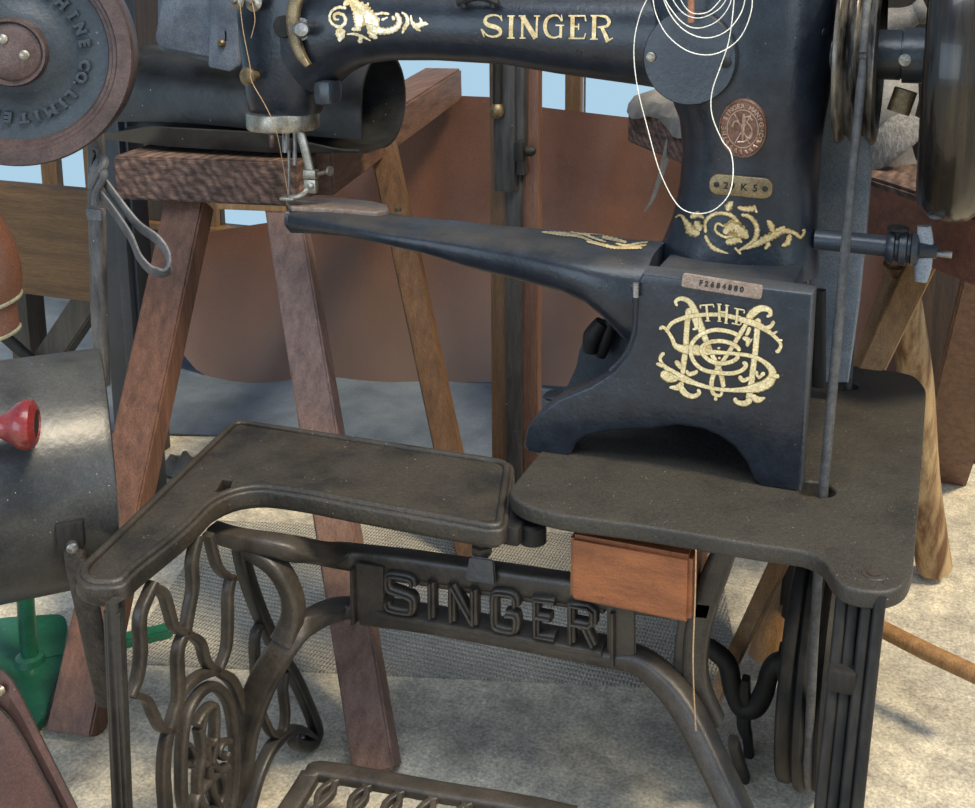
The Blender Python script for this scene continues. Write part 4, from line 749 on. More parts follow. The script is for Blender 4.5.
rows = [[V((-3.6 + 2.9 * i / 40, 2.62 + .1 * math.sin(i * .23 + 1) * (1 - j / 14) + 0.012 * j * j * .32 + .035 * j, .004 + .012 * (1 + math.sin(i * .7 + j * .5)) * math.sin(math.pi * j / 14) + .01 * math.exp(-((j - 3) / 1.6) ** 2))) for i in range(41)] for j in range(15)]
bm = bmesh.new(); grid_sheet(bm, rows, -.003); tag(link('leather_sheet', bm, M['bluesheet'], None, org=(-1.6, 2.7, 0)), 'blue-grey leather sheet spread on the floor in front of the brown hide', 'leather')

# ---- upright with iron strap and clamp block
YU = 2.42
up = thing('wooden_upright', ay(515, 455, YU) * 1, 'pair of upright wooden boards with a black iron strip, standing behind the machine arm', 'post')
up.location.z = 0
e0 = lambda x, y, dy=0: ay(x, y, YU - dy)
for nm, xl_, xr_, ytop, mt in (('board', 493, 510, 40, 'brownwood'), ('board', 524, 540, 40, 'redwood'), ('iron_strip', 509, 525, 100, 'blackwood')):
    a, b = e0(xl_, 300).x, e0(xr_, 300).x; zt2 = e0(500, ytop).z; yo = .012 if nm == 'iron_strip' else 0
    bm = bmesh.new(); box(bm, ((a + b) / 2, YU - yo, zt2 / 2), (b - a, .03, zt2), bev=.003); link(nm, bm, M[mt], up)
bm = bmesh.new(); a, b = e0(497, 120, .03), e0(518, 120, .03); zz0, zz1 = e0(505, 190, .03).z, e0(505, 60, .03).z; box(bm, ((a.x + b.x) / 2, YU - .035, (zz0 + zz1) / 2), (b.x - a.x, .035, zz1 - zz0), bev=.004); a, b = e0(518, 120, .03), e0(526, 120, .03); box(bm, ((a.x + b.x) / 2, YU - .03, (zz0 + zz1) / 2 + .02), (b.x - a.x, .03, zz1 - zz0 - .04), bev=.003); blk = link('clamp_block', bm, M['blackwood'], up)
bm = bmesh.new(); box(bm, e0(520, 151, .055), (.022, .03, .045), bev=.004); lathe(bm, [(0, .012), (.012, .012), (.02, .006)], e0(527, 151, .055), X, 12); link('square_bolt', bm, M['darkiron'], blk)
bm = bmesh.new(); tube(bm, [e0(497, 40, .06), e0(497, 108, .06)], .01, 12, 1); rod = link('rod', bm, M['darkiron'], blk)
bm = bmesh.new(); lathe(bm, [(-.016, .0105), (-.012, .014), (-.004, .0165), (.004, .0165), (.011, .013), (.016, .0105)], e0(497, 111, .06), Z, 20); link('ferrule', bm, M['brass'], blk)

# ---- sawhorse on the left (turned a little)
A12 = math.radians(10.5); U = V((math.cos(A12), math.sin(A12), 0)); W_ = V((-math.sin(A12), math.cos(A12), 0))
sh = thing('sawhorse', (-1.2, 1.7, 0), 'reddish wooden sawhorse with a thick sawn beam, under the black leather roll', 'sawhorse')
O = ay(120, 180, 1.6); c0 = ay(204, 181, 1.93); bw = .4; bh = .092
a = c0 + W_ * 0; b = c0 + W_ * 1.02
FX = lambda p, u, w, z_: p + U * u + W_ * w + Z * z_
bm = bmesh.new(); beam(bm, c0, c0 + W_ * .36, bw, bh, U, .004); beam_o = link('beam', bm, M['endgrain'], sh)
bm = bmesh.new(); b1 = ay(300, 175, 1.72); b2_ = az(452, 84, .985); beam(bm, V((-1.27, 2.08, c0.z - .0)), V((b2_.x - .03, b2_.y, .985)), .12, .1, U, .006); link('long_rail', bm, M['brownwoody'], sh)
def leg(top, foot, w, d, mt, name='leg', side=U, taper=1): bm = bmesh.new(); beam(bm, top, foot, w, d, side, .004, taper); return link(name, bm, M[mt], sh)
fL = az(76, 733, .004); fR = az(378, 772, .004)
leg(ay(190, 203, 1.98), fL, .088, .06, 'redwood'); leg(ay(285, 203, 2.0), fR, .074, .055, 'palewood')
# second narrow face of the right leg seen from the side comes from its thickness
fl_top = az(382, 140, .94); leg(V((fl_top.x, fl_top.y, .94)), az(448, 447, .24) + (az(448, 447, .24) - V((fl_top.x, fl_top.y, .94))) * (.236 / .7), .06, .05, 'brownwood')
bm = bmesh.new(); box(bm, c0 + W_ * .022 + U * .1 - Z * (bh / 2 + .007), (.15, .04, .013), rot=A12, bev=.002); link('packing_strip', bm, M['lightwood'], sh)

# ---- black leather roll on the sawhorse beam
YR = 2.13; zr0 = .995 + .045
def rollpt(x_, th, r, cyy, czz): return V((x_, cyy + r * math.cos(th), czz + r * math.sin(th)))
xL, xR = ay(131, 90, YR).x, ay(378, 110, YR).x
czz = ay(250, 103, YR).z; rr0 = .104
beam_top = c0.z + bh / 2
czz = beam_top + rr0 + .004
rows = []
prof = [(-math.radians(d)) for d in ()]
for i in range(25):
    u = i / 24; xx = xL + (xR - xL) * u; row = []
    yo = .03 * u; sh_ = 1 - .12 * max(0, .08 - u) / .08
    # lip in front, along the beam, up the back, over and down to the front
    lip = .085 * min(1, (u + .12) * 2.2) * (1 if u < .72 else max(.2, 1 - (u - .72) * 3))
    row.append(V((xx, YR + yo - rr0 - lip * .9, beam_top + .012 + .042 * min(1, u * 3 + .15) * (1 if u < .72 else max(.1, 1 - (u - .72) * 4))))); row.append(V((xx, YR + yo - rr0 - lip * .75, beam_top + .012))); row.append(V((xx, YR + yo - rr0 * .8 - lip * .4, beam_top + .006)))
    for d in range(-100, 185, 12): row.append(rollpt(xx, math.radians(d), rr0 * sh_, YR + yo, czz))
    row.append(V((xx, YR + yo - rr0 * 1.02, czz - .03))); row.append(V((xx, YR + yo - rr0 * 1.0, czz - .062 + .008 * math.sin(u * 5))))
    rows.append(row)
bm = bmesh.new(); grid_sheet(bm, rows, .006); tag(link('leather_roll', bm, M['blackleather'], None, org=(xL, YR, beam_top)), 'stiff black leather curled into a roll on top of the left sawhorse', 'leather')

# ---- blue-grey pouch leaning on the roll
YPo = 2.0
po = thing('leather_pouch', ay(200, 60, YPo), 'small blue-grey stitched leather pouch with brass stud, resting on the black roll', 'pouch')
pp = lambda x, y, d=0: ay(x, y, YPo - d)
def slab(pts, Yp, th, r, bev=.003): 
    g = curve_mesh([round_poly([(p.x, p.z) for p in (ay(x, y, Yp) for x, y in pts)], r, 5)], th / 2, bev); xf(g, (0, Yp, 0), X, Z); return g
link('pouch_body', slab([(164, -12), (234, -16), (246, 64), (224, 62), (164, 48)], YPo + .012, .03, .012), M['bluepouch'], po)
flap = link('pouch_flap', slab([(167, -10), (216, -16), (214, 56), (162, 46), (158, 38)], YPo - .012, .008, .01), M['bluepouch'], po)
bm = bmesh.new(); 
for a, b in (((163, 41), (210, 51)), ((169, -2), (163, 41))):
    for k in range(14):
        t0, t1 = k / 14, (k + .55) / 14; tube(bm, [pp(a[0] + (b[0] - a[0]) * t0, a[1] + (b[1] - a[1]) * t0, .0185), pp(a[0] + (b[0] - a[0]) * t1, a[1] + (b[1] - a[1]) * t1, .0185)], .001, 5, 1)
link('stitching', bm, M['strapleather'], flap)
strap_ = link('closing_strap', slab([(214, -16), (238, -18), (238, 66), (232, 70), (211, 66)], YPo - .026, .007, .006), M['bluepouch'], po)
bm = bmesh.new(); lathe(bm, [(0, .004), (.004, .004), (.006, .0085), (.011, .0085), (.015, .005), (.0155, .001)], pp(224, 43, .028), (0, -1, 0), 20); link('brass_stud', bm, M['brass'], strap_)
bm = bmesh.new(); box(bm, pp(226, 36, .0315), (.004, .002, .02)); link('stud_slot', bm, M['darkiron'], strap_)

# ================================================================ LEFT: disc machine, column, drum
YDc = 1.45
cD = ay(15, 51, YDc); RD = .187
dm = thing('cast_iron_wheel', cD, 'large dark blue cast-iron wheel with raised lettering and a rusty brown rim', 'machine wheel')
axd = V((.5, -.9, 0)).normalized()
bm = bmesh.new(); lathe(bm, [(-.03, .001), (-.03, RD * .7), (-.004, RD * .72), (.0, RD * .78), (.002, RD * .8), (.002, RD * .84)][2:] + [(.002, RD * .84), (.002, .001)], cD, axd, 72)
# body disc
bm.free(); bm = bmesh.new(); lathe(bm, [(-.03, RD * .5), (-.03, RD * .86), (.004, RD * .86), (.0, RD * .7), (-.002, RD * .55), (.004, RD * .4), (.014, RD * .33), (.014, RD * .1)], cD, axd, 72); disc = link('disc_face', bm, M['discblue'], dm)
bm = bmesh.new(); lathe(bm, [(-.045, RD * .84), (-.045, RD * .97), (-.03, RD), (.016, RD), (.022, RD * .985), (.022, RD * .87), (.017, RD * .855), (.017, RD * .83), (.012, RD * .82), (.012, RD * .795), (.003, RD * .775), (-.02, RD * .77)], cD, axd, 96); link('rim', bm, M['rustbrown'], dm)
bm = bmesh.new(); lathe(bm, [(.0, RD * .3), (.02, RD * .3), (.028, RD * .285), (.028, RD * .265), (.022, RD * .25), (.024, RD * .235), (.026, RD * .1), (.026, .001)], cD, axd, 64); hubo = link('hub_cap', bm, M['rustbrown'], dm)
ud = V((0, 0, 1)); rd = V((0, -1, 0)).cross(ud).normalized() * 1
rd = X.copy(); rd = (rd - axd * rd.dot(axd)).normalized(); ud = axd.cross(rd) if axd.cross(rd).z > 0 else rd.cross(axd)
for x, y in ((3, 39), (25, 55)):
    bm = bmesh.new(); p = ay(x, y, YDc - .027); lathe(bm, [(0, .0085), (.004, .0078), (.006, .004), (.0065, .001)], p, axd, 12); link('hub_rivet', bm, M['nickel'], hubo)
# read clockwise with the tops of the letters outward; MACHINE on the upper right, LIMITED below
start = {'MACHINE': 78, 'CO.': -6, 'LIMITED': -36}
def arc_text(word, angs):
    for ch, ad_ in zip(word, angs):
        a = math.radians(ad_); c = cD + axd * .0 + (rd * math.cos(a) + ud * math.sin(a)) * (RD * .545); up_ = rd * math.cos(a) + ud * math.sin(a); rt_ = up_.cross(axd); 
        if rt_.dot(rd * math.sin(a) - ud * math.cos(a)) < 0: rt_ = -rt_
        g = curve_mesh(None, .0045, .0008, text=ch, size=.0225, offset=.0009, align='CENTER'); xf(g, c - up_ * .0, rt_, up_)
        bm = bmesh.new(); merge(bm, g)
        sw = {'H': .0066, 'N': .0066, 'M': .0078, 'A': .0068, 'I': 0, 'T': 0, 'L': .001}.get(ch)
        if sw is not None:
            for e in (0, 1):
                if (ch in 'TL' and e) or (ch == 'A' and e): continue
                for sg in ((-1, 1) if sw > .002 else (0,)):
                    box(bm, c + up_ * (.0155 * e) + rt_ * (sw * sg) + axd * .001, (.0058 if sg else .0095, .003, .007), basis=(rt_, up_, axd))
        link('raised_letter', bm, M['discblue'], disc)
arc_text('MACHINE', [86, 72, 58, 44, 31, 18.5, 6]); arc_text('CO.', [-13, -24, -31]); arc_text('LIMITED', [-42, -52, -64, -76, -87, -100, -113])

# iron column that carries it
YCo = 2.2
co = thing('iron_column', ay(115, 300, YCo), 'blue-black upright iron column standing behind the cast wheel and the sawhorse leg', 'column'); co.location.z = 0
e1 = lambda x, y, d=0: ay(x, y, YCo - d)
bm = bmesh.new(); a, b = e1(104, 300).x, e1(139, 300).x; box(bm, ((a + b) / 2, YCo + .03, .78), (b - a, .06, 1.56), bev=.006); box(bm, ((a + b) / 2 + .03, YCo + .0, .78), (.03, .04, 1.56), bev=.004); link('column_body', bm, M['postiron'], co)
Yst = 1.62; e2 = lambda x, y, d=0: ay(x, y, Yst - d)
bm = bmesh.new(); bar(bm, [e2(94, 90), e2(96, 130), e2(97, 200), e2(99, 300), e2(101, 345), e2(105, 386)], [.03, .03, .03, .03, .028, .014], .02, Y); link('hanging_bar', bm, M['postgrey'], dm)
bm = bmesh.new(); box(bm, e2(96, 214, .013), (.034, .014, .022), bev=.004); link('bar_clasp', bm, M['strapleather'], dm)
bm = bmesh.new(); tube(bm, [cD - axd * .02, cD - axd * (YCo - YDc) / .874], .03, 16, 1); link('wheel_shaft', bm, M['darkiron'], dm)
bm = bmesh.new(); q_ = cD - axd * .19; bar(bm, [q_, e2(60, 60, -.02), e2(94, 96, -.01)], .04, .03, Z, n=3); link('bar_bracket', bm, M['darkiron'], dm)
# looped strap knotted on it
Ys = Yst - .03; sp_ = lambda x, y, d=0: ay(x, y, Ys - d)
bm = bmesh.new(); bar(bm, [sp_(96, 148), sp_(98, 165), sp_(101, 176), sp_(118, 200), sp_(138, 225), sp_(158, 240), sp_(168, 256), sp_(166, 270), sp_(153, 271), sp_(140, 258), sp_(130, 236), sp_(114, 212), sp_(98, 190), sp_(92, 170), sp_(95, 150)], .006, .03, (.55, -.5, .67), n=6)
tube(bm, [sp_(92, 186, .01), sp_(98, 172, .022), (sp_(104, 164, .02)), sp_(102, 158, .01), sp_(96, 168, .02), sp_(92, 180, .01)], .008, 8, 5); tube(bm, [sp_(100, 165, .02), sp_(104, 176, .02), sp_(97, 190, .01), sp_(95, 205, 0.005)], .007, 8, 5)
tag(link('leather_strap', bm, M['strapleather'], None, org=sp_(100, 170)), 'grey leather strap knotted round the scuffed bar and hanging in a loop', 'strap')

# workbench behind at the left
YWb = 2.26
wb = thing('workbench', (-2.3, 2.4, 0), 'brown wooden workbench edge with slanting dark braces, seen behind the column', 'workbench')
a, b = ay(-60, 240, YWb), ay(99, 240, YWb); zt2, zb2 = ay(40, 187, YWb).z, ay(40, 296, YWb).z
bm = bmesh.new(); box(bm, ((a.x + b.x) / 2, YWb + .02, (zt2 + zb2) / 2), (b.x - a.x, .04, zt2 - zb2), bev=.004); link('front_board', bm, M['boardwood'], wb, smooth=False)
bm = bmesh.new(); box(bm, ((a.x + b.x) / 2, YWb + .16, zb2 + .0), (b.x - a.x, .24, .03), bev=.004); link('shelf', bm, M['darkwood'], wb)
bm = bmesh.new(); beam(bm, ay(100, 285, YWb + .1), ay(48, 362, YWb + .1) + (ay(48, 362, YWb + .1) - ay(100, 285, YWb + .1)) * .5, .075, .05, X, .004); link('brace', bm, M['darkwood'], wb)
bm = bmesh.new(); p0, p1 = ay(-8, 325, YWb + .05), ay(38, 366, YWb + .05); tube(bm, [p0 - (p1 - p0) * .3, p1 + (p1 - p0) * .5], .016, 12, 1); link('brace', bm, M['darkiron'], wb)
for xx in (a.x + .06, b.x - .06):
    bm = bmesh.new(); box(bm, (xx, YWb + .22, zb2 / 2), (.07, .07, zb2), bev=.004); link('leg', bm, M['darkwood'], wb)

# rolled tan leather at the left edge
YT = 1.62; tl = lambda x, y, d=0: ay(x, y, YT - d)
rows = []
for (y, cx_, r) in ((205, -24, 18), (225, -20, 28), (250, -14, 36), (275, -9, 38), (290, -9, 39), (300, -9, 37), (318, -3, 33), (332, 3, 26)):
    c = tl(cx_, y); rr_ = r / 620; rows.append([c + V((math.cos(math.radians(d)) * rr_ * (1 - .0004 * (d + 200)), math.sin(math.radians(d)) * rr_ * (1 - .0004 * (d + 200)), .012 * math.sin(math.radians(d) * 1 + .6) - .00 * d)) for d in range(-200, 181, 14)])
bm = bmesh.new(); grid_sheet(bm, rows[:6], .006); rl = thing('leather_bundle', tl(-14, 250), 'rolled tan leather with pale cut edges, hanging above the black drum', 'leather'); link('outer_roll', bm, M['tanleather'], rl)
rows2 = [[c + (c - sum(r, V()) / len(r)) * -.18 for c in r] for r in rows[4:]]
bm = bmesh.new(); grid_sheet(bm, rows2, .005); link('inner_roll', bm, M['tanleather'], rl)
bm = bmesh.new(); tube(bm, [p - Z * .002 for p in rows[5]], .004, 6, 1); tube(bm, rows2[-1], .004, 6, 1); link('cut_edge', bm, M['fleshside'], rl)
bm = bmesh.new(); k = rows2[-1]; cc_ = sum(k, V()) / len(k); grid_sheet(bm, [k, [cc_ + (p - cc_) * .55 + Z * .03 for p in k]], .002); link('flesh_lining', bm, M['fleshside'], rl)

# black drum on a green pedestal
YDr = 1.40
dt = thing('drum_machine', V((ay(20, 600, 1.5).x, 1.5, 0)), 'scuffed black drum machine with red knob on a dark green iron pedestal', 'machine')
adr = V((.72, .69, .0)).normalized()
e_r = ay(112, 465, 1.46); R_d = (ay(105, 362, 1.33).z - ay(110, 572, 1.33).z) / 2
cR = ay(109, 462, 1.33)
bm = bmesh.new(); lathe(bm, [(-.6, .001), (-.6, R_d * .97), (-.59, R_d), (-.008, R_d), (0, R_d * .985), (.002, R_d * .95), (.003, .001)], cR, adr, 64); drum = link('drum', bm, M['drum'], dt)
Td = bvh([drum]); 
p, nn = onto(Td, 8, 428); bm = bmesh.new(); kd = (V((.85, .52, .0))).normalized(); kb = ay(-14, 428, p.y - .05)
lathe(bm, [(0, .001), (.0, .018), (.02, .0135), (.034, .0145), (.05, .024), (.058, .031), (.068, .0345), (.077, .033), (.082, .025), (.083, .02), (.079, .018), (.079, .001)], ay(-28, 429, p.y - .06), kd, 40); knob = link('red_knob', bm, M['redknob'], dt)
bm = bmesh.new(); lathe(bm, [(.0785, .0185), (.0805, .0185), (.081, .001)], ay(-28, 429, p.y - .06), kd, 24); link('knob_face', bm, M['darkiron'], knob)
bm = bmesh.new(); kb_ = ay(-28, 429, p.y - .06); tube(bm, [kb_ + kd * .01, kb_ - kd * .03, kb_ - kd * .055 + V((-.0, .01, 0)), kb_ - kd * .06 + V((0, .05, 0)), kb_ - kd * .06 + V((0, .2, 0))], .0085, 12, 5); link('knob_shank', bm, M['steel'], knob)
p, nn = onto(Td, 71, 533); bm = bmesh.new(); box(bm, p + nn * .001, (.036, .02, .04), rot=.6, bev=.003); link('drum_slot', bm, M['darkiron'], drum)
bm = bmesh.new(); lathe(bm, [(0, .008), (.012, .008), (.014, .005), (.0145, .001)], p + nn * .008 - Z * .012, nn, 12); link('slot_bolt', bm, M['steel'], drum)
gB = az(30, 662, .02); bm = bmesh.new(); a = ay(27, 588, gB.y); tube(bm, [V((a.x, gB.y, .02)), V((gB.x, gB.y, .05)), a + Z * .12], .0165, 20, 2); lathe(bm, [(.0, .03), (.015, .026), (.02, .017)], V((gB.x, gB.y, .018)), Z, 24); link('green_column', bm, M['green'], dt)
bl = [az(x, y, .02) for x, y in ((-60, 640), (0, 618), (62, 614), (66, 625), (62, 660), (42, 718), (20, 740), (-80, 760))]
bm = curve_mesh([round_poly([xy(p_) for p_ in bl], .02, 4)], .006, .004); xf(bm, (0, 0, .0105), X, Y); link('green_base', bm, M['green'], dt)
bm = bmesh.new(); p0, p1 = az(40, 660, .012), az(172, 630, .012); beam(bm, p0, p1, .035, .022, (0, 1, 0), .004); link('green_foot', bm, M['green'], dt)
# textured hanging belt in front of the drum
bm = bmesh.new(); Yh = 1.2; hb = lambda x, y, yy=Yh: ay(x, y, yy); bar(bm, [hb(72, 540, 1.16), hb(78, 570, 1.16), hb(88, 610, 1.17), hb(98, 660, 1.18), hb(106, 705, 1.2)], [.03, .036, .04, .036, .028], .012, (.1, -1, 0), n=5); b2 = bmesh.new(); lathe(b2, [(0, .008), (.004, .007), (.005, .001)], hb(71, 545, 1.152), (0, -1, 0), 12); 
sb = thing('leather_belt', hb(72, 540, 1.16), 'dark grained leather belt hanging by a stud below the black drum', 'strap'); link('belt_strip', bm, M['darkbelt'], sb); link('stud', b2, M['nickel'], sb)

# maroon leather seat flap in the bottom left corner
YM = .95; ml = lambda x, y, d=0: ay(x, y, YM + d)
mf = thing('leather_saddle_flap', ml(20, 808), 'dark maroon leather flap with a raised border, in the near left corner', 'leather')
oute = [(-60, 655), (-4, 668), (6, 672), (18, 688), (34, 720), (58, 768), (84, 820), (110, 880), (120, 960)]
inn = [(-60, 690), (-10, 705), (6, 715), (22, 738), (42, 775), (62, 815), (80, 870), (84, 960)]
P1, P2 = smooth_path([V((x, y, 0)) for x, y in oute], 5), smooth_path([V((x, y, 0)) for x, y in inn], 5)
def res(P, n): return [P[int(i * (len(P) - 1) / n)] for i in range(n + 1)]
P1, P2 = res(P1, 30), res(P2, 30)
rows = [[ml(p.x, p.y, .03) for p in P1], [ml(p.x - 1.5, p.y + 1, .0) for p in P1], [ml(p.x * .5 + q_.x * .5, p.y * .5 + q_.y * .5, -.006) for p, q_ in zip(P1, P2)], [ml(p.x, p.y, .006) for p in P2]]
bm = bmesh.new(); grid_sheet(bm, rows, .008); link('border', bm, M['maroon'], mf)
rows = [[ml(p.x, p.y, .004) for p in P2], [ml(p.x - 12, p.y + 16, -.012) for p in P2], [ml(p.x - 60, p.y + 60, -.05) for p in P2], [ml(p.x - 140, p.y + 120, -.06) for p in P2]]
bm = bmesh.new(); grid_sheet(bm, rows, .008); link('panel', bm, M['maroon'], mf)
bm = bmesh.new(); lathe(bm, [(0, .007), (.004, .006), (.006, .001)], ml(1, 690, -.008), (0, -1, 0), 12); link('stud', bm, M['nickel'], mf)
bm = bmesh.new(); q_ = ml(-20, 800, .06); box(bm, (q_.x - .02, q_.y + .06, q_.z / 2 - .02), (.05, .05, q_.z - .04 + 0), bev=.005); link('support_post', bm, M['darkwood'], mf)

# ================================================================ RIGHT: second sawhorse and saddle
ZB2 = .985; pA, pB = az(868, 176, ZB2), az(984, 214, ZB2); pC = az(628, 100, ZB2)
d2 = (pA - pC).normalized(); s2 = V((-d2.y, d2.x, 0)); s2 = s2 if s2.y > 0 else -s2
rs = thing('trestle', (pA.x, pA.y + .1, 0), 'long reddish wooden trestle behind the machine with plank and stick legs', 'sawhorse')
bw2, bh2 = .2, .12
ctr = lambda p: p + s2 * (bw2 / 2) - Z * (bh2 / 2)
bm = bmesh.new(); beam(bm, ctr(pC), ctr(pB), bw2, bh2, s2, .006); link('beam', bm, M['endgrain'], rs)
bm = bmesh.new(); a = ctr(pA + d2 * -.1); hexa(bm, [V(p) for p in (pA - d2 * .25 - s2 * .004 - Z * bh2, pB - s2 * .004 - Z * bh2, pB + s2 * .02 - Z * bh2, pA - d2 * .25 + s2 * .02 - Z * bh2)], [V(p) for p in (pA - d2 * .25 - s2 * .004 - Z * .015, pB - s2 * .004 - Z * .015, pB + s2 * .02 - Z * .015, pA - d2 * .25 + s2 * .02 - Z * .015)]); link('facing_board', bm, wood('red_brown_facing', (.1, .035, .02), (.24, .085, .05), 'y'), rs, smooth=False)
def leg2(name, a, b, w, d, mt, side=X, tp_=1, round_=False):
    bm = bmesh.new()
    if round_: tube(bm, [a, (a * .66 + b * .34) + X * .006, (a * .33 + b * .67) - X * .004, b], [w * .8, w * .95, w, w * 1.05] if round_ == 1 else w, 16, 4)
    else: beam(bm, a, b, w, d, side, .004, tp_)
    return link(name, bm, M[mt], rs)
pk = az(942, 478, .0); M['plank'] = wood('brown_plank', (.075, .035, .022), (.19, .095, .058), 'z')
bm = bmesh.new(); beam(bm, ctr(pA + d2 * .13) + s2 * .135 + Z * .02, az(940, 478, .002), .13, .04, X, .004); tag(link('wooden_plank', bm, M['plank'], None, org=az(940, 478, 0)), 'wide brown plank leaning on the back of the trestle at the right', 'plank')
# rough round legs
f3 = az(934, 566, .03); t3 = ay(899, 262, 2.28); leg2('bark_leg', t3, f3, .038, 0, 'barkwood', round_=1)
fS = az(692, 745, .012); tS = ay(945, 215, 2.33); M['stick'] = M['lightwood']
leg2('stick_leg', tS, fS, .056, .036, 'lightwood', tp_=.42)
fT = az(765, 660, .03); tT = ay(905, 255, 2.3); leg2('round_leg', tT, fT, .034, 0, 'lightwood', round_=1)
r0, r1 = ay(815, 598, 2.1), ay(990, 681, 1.95); leg2('rail', r0, r1, .0165, 0, 'lightwood', round_=2)
bm = bmesh.new(); box(bm, ay(929, 514, 2.5), (.05, .02, .07), rot=.2, bev=.004); link('mending_patch', bm, M['lightwood'], rs)
# loose leather cover with strap at the beam's far end
cv = thing('sheepskin_cover', ctr(pC) + Z * .06, 'weathered grey leather cover with a hanging strap, draped on the far end of the trestle', 'leather')
rows = []
qx = lambda u, v, h: pC + d2 * u + s2 * v + Z * h
for i in range(11):
    u = .02 + i * .05; rows.append([qx(u, -.012 - .01 * math.sin(i), -.03 - .03 * max(0, i - 3) / 7 - .012 * math.sin(i * 1.3)), qx(u, -.008, -.01), qx(u, .01, .014), qx(u, .07, .03 + .012 * math.sin(i * 1.7)), qx(u, .14, .022), qx(u, .2, .004)])
bm = bmesh.new(); grid_sheet(bm, rows, .008); link('cover', bm, M['greyleather'], cv)
Yv = pC.y - .4
ch = lambda x, y, k: ay(x, y, k)
yc_ = pC.y + d2.y * .15 - .06
bm = bmesh.new(); bar(bm, [ch(682, 112, yc_), ch(676, 125, yc_ - .02), ch(668, 150, yc_ - .03), ch(660, 178, yc_ - .03), ch(652, 200, yc_ - .03), ch(644, 212, yc_ - .03)], [.03, .03, .022, .014, .01, .004], .006, (.3, -1, 0), n=5); link('hanging_strap', bm, M['greyleather'], cv)
# saddle pieces behind the pulley
sd = thing('saddle', pA - d2 * .25 + Z * .05 + s2 * .1, 'worn grey saddle with white girth webbing, seen between the pulley and the handwheel', 'saddle')
Ysd = 2.34; qs = lambda x, y, d=0: ay(x, y, Ysd - d)
rows = []
for j in range(9):
    v = j / 8; rows.append([qs(840 + 70 * u_ - 30 * v * (1 - u_) + 4 * math.sin(j), 84 + 92 * v - 10 * u_ * (1 - v), .06 * math.sin(u_ * 3.1) + .02 * math.sin(v * 5)) for u_ in [i / 10 for i in range(11)]])
bm = bmesh.new(); grid_sheet(bm, rows, .012); link('saddle_flap', bm, M['greyleather'], sd)
bm = bmesh.new(); bar(bm, [qs(912, 118, .05), qs(903, 130, .08), qs(886, 145, .09), qs(868, 160, .08), qs(850, 172, .06)], [.06, .07, .065, .055, .05], .016, (0, -1, .3), n=5); link('girth_webbing', bm, M['webbing'], sd)
bm = bmesh.new(); tube(bm, [qs(872, 30, .1), qs(885, 24, .1), qs(900, 21, .1), qs(912, 16, .1), qs(922, 11, .1)], [.03, .03, .026, .02, .018], 14, 5); lathe(bm, [(-.012, .018), (0, .024), (.01, .022), (.012, .001)], qs(921, 12, .1), (1, 0, .4), 16); tube(bm, [qs(872, 28, .08), qs(866, 60, .06), qs(862, 95, .02)], [.03, .034, .03], 12, 4); link('saddle_horn', bm, M['greyleather'], sd)
bm = bmesh.new(); rows = [[qs(868 + 46 * u_, 28 + 60 * v, -.03 + .03 * math.sin(u_ * 3)) for u_ in [i / 6 for i in range(7)]] for v in [j / 5 for j in range(6)]]; grid_sheet(bm, rows, .012); link('saddle_seat', bm, M['strapleather'], sd)
# dark box behind the handwheel and coiled cable
bx = thing('dark_cabinet', (.35, 3.3, 0), 'dark brown cabinet standing against the back wall at the right', 'cabinet')
ca, cb = ay(908, 300, 3.45), ay(1100, 300, 3.45)
bm = bmesh.new(); box(bm, ((ca.x + cb.x) / 2, 3.68, .82), (cb.x - ca.x, .46, 1.64), bev=.006); link('carcass', bm, wood('near_black_boards', (.016, .011, .009), (.045, .027, .018), 'z'), bx, smooth=False)
for k in (0, 1):
    w_ = (cb.x - ca.x) / 2 - .02; bm = bmesh.new(); cx_ = ca.x + (cb.x - ca.x) * (.25 + .5 * k); box(bm, (cx_, 3.445, .82), (w_, .02, 1.5), bev=.004); dr = link('door', bm, M['wall'], bx, smooth=False)
    bm = bmesh.new(); lathe(bm, [(0, .008), (.02, .008), (.024, .016), (.034, .014), (.036, .001)], (cx_ + (.5 - k) * w_ * .85, 3.436, .85), (0, -1, 0), 16); link('knob', bm, M['brass'], dr)
bm = bmesh.new(); Yk_ = 3.2; pts = [ay(x, y, Yk_) for x, y in ((990, 330), (976, 345), (966, 372), (970, 395), (985, 400), (990, 380), (976, 368), (964, 392), (960, 418), (958, 432))]; last = az(955, 445, .01); tube(bm, pts + [last, az(975, 460, .01), az(1000, 455, .01)], .0085, 8, 5); tag(link('power_cable', bm, M['cable'], None, org=ay(970, 390, Yk_)), 'black cable hanging in loops behind the trestle plank at the right edge', 'cable')
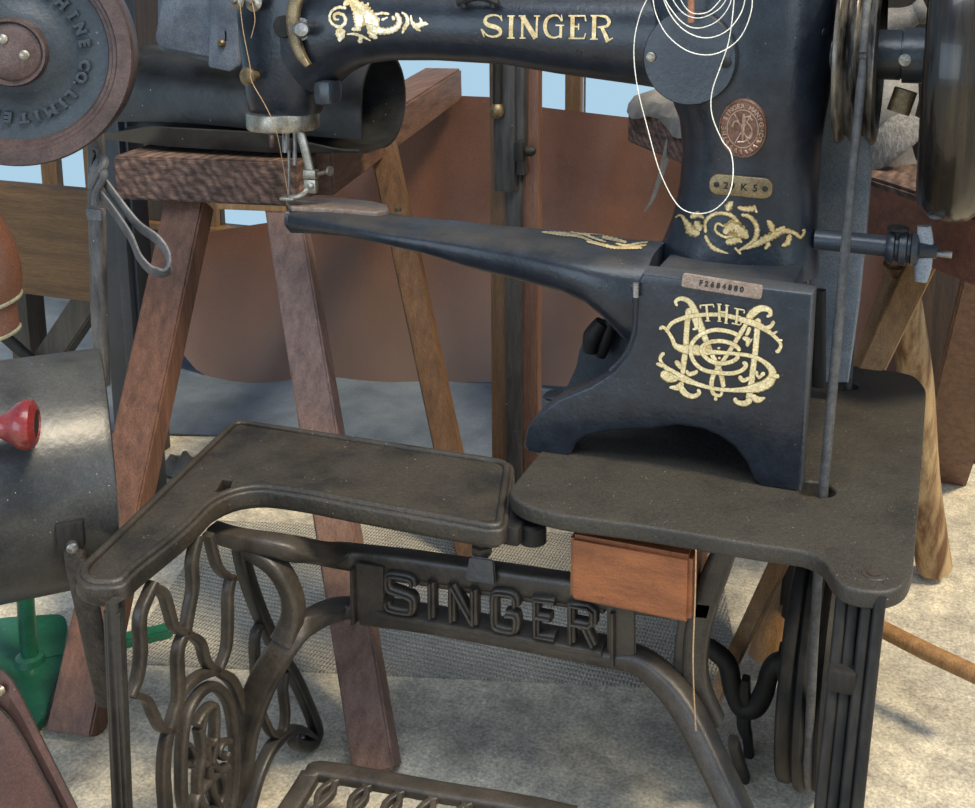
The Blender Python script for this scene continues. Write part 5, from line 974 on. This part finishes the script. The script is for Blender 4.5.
# crumpled rag at the edge of the mat
bm = bmesh.new(); c = az(184, 470, .0); rows = []
for i in range(9):
    v = i / 8 - .5; rows.append([V((c.x - .07 + .14 * j / 10, c.y + v * .12, .006 + .035 * math.exp(-(v * 3) ** 2) * (1 + .5 * math.sin(j * 1.9 + i)) * math.sin(math.pi * (.05 + .9 * j / 10)))) for j in range(11)])
grid_sheet(bm, rows, .003); tag(link('crumpled_rag', bm, M['greyleather'], None, org=(c.x, c.y, 0)), 'small crumpled grey rag on the floor behind the stand leaf', 'rag')

# ================================================================ LIGHT
w = bpy.data.worlds.new('world'); bpy.context.scene.world = w; w.use_nodes = True; N, L = w.node_tree.nodes, w.node_tree.links
bg = N['Background']; bg.inputs['Strength'].default_value = 1.0
tc = N.new('ShaderNodeTexCoord'); sx = N.new('ShaderNodeSeparateXYZ'); L.new(tc.outputs['Generated'], sx.inputs[0]); rp_ = N.new('ShaderNodeValToRGB'); L.new(sx.outputs['Z'], rp_.inputs[0])
rp_.color_ramp.elements[0].position = -.0; rp_.color_ramp.elements[0].color = (.46, .66, .8, 1); rp_.color_ramp.elements[1].position = .45; rp_.color_ramp.elements[1].color = (.33, .41, .54, 1); L.new(rp_.outputs[0], bg.inputs['Color'])
def area(name, loc, target, size, power, col):
    l = bpy.data.lights.new(name, 'AREA'); l.shape = 'RECTANGLE'; l.size, l.size_y = size; l.energy = power; l.color = col; o = bpy.data.objects.new(name, l); C.objects.link(o); o.location = loc; o.rotation_euler = (V(target) - V(loc)).to_track_quat('-Z', 'Y').to_euler(); return o
area('skylight', (-.3, .4, 3.2), (-.5, 1.8, .7), (2.2, 1.2), 58, (.86, .93, 1))
area('front_fill', (-1.9, -1.6, 1.3), (-.6, 1.7, .3), (2.6, 1.5), 38, (.7, .84, 1))  # unseen fill lamp added at front left to lift the shade under the stand
area('doorway_light', (1.9, .4, 1.6), (-.4, 1.7, .7), (1.2, 1.8), 16, (.85, .93, 1))
sl = bpy.data.lights.new('sun', 'SUN'); sl.energy = 4.0; sl.angle = math.radians(11); sl.color = (1, .83, .56); so = bpy.data.objects.new('sun', sl); C.objects.link(so); so.rotation_euler = V((-.62, .16, -1)).to_track_quat('-Z', 'Y').to_euler()
vs = bpy.context.scene.view_settings; vs.view_transform = 'Standard'; vs.look = 'None'; vs.exposure = 0; vs.gamma = 1
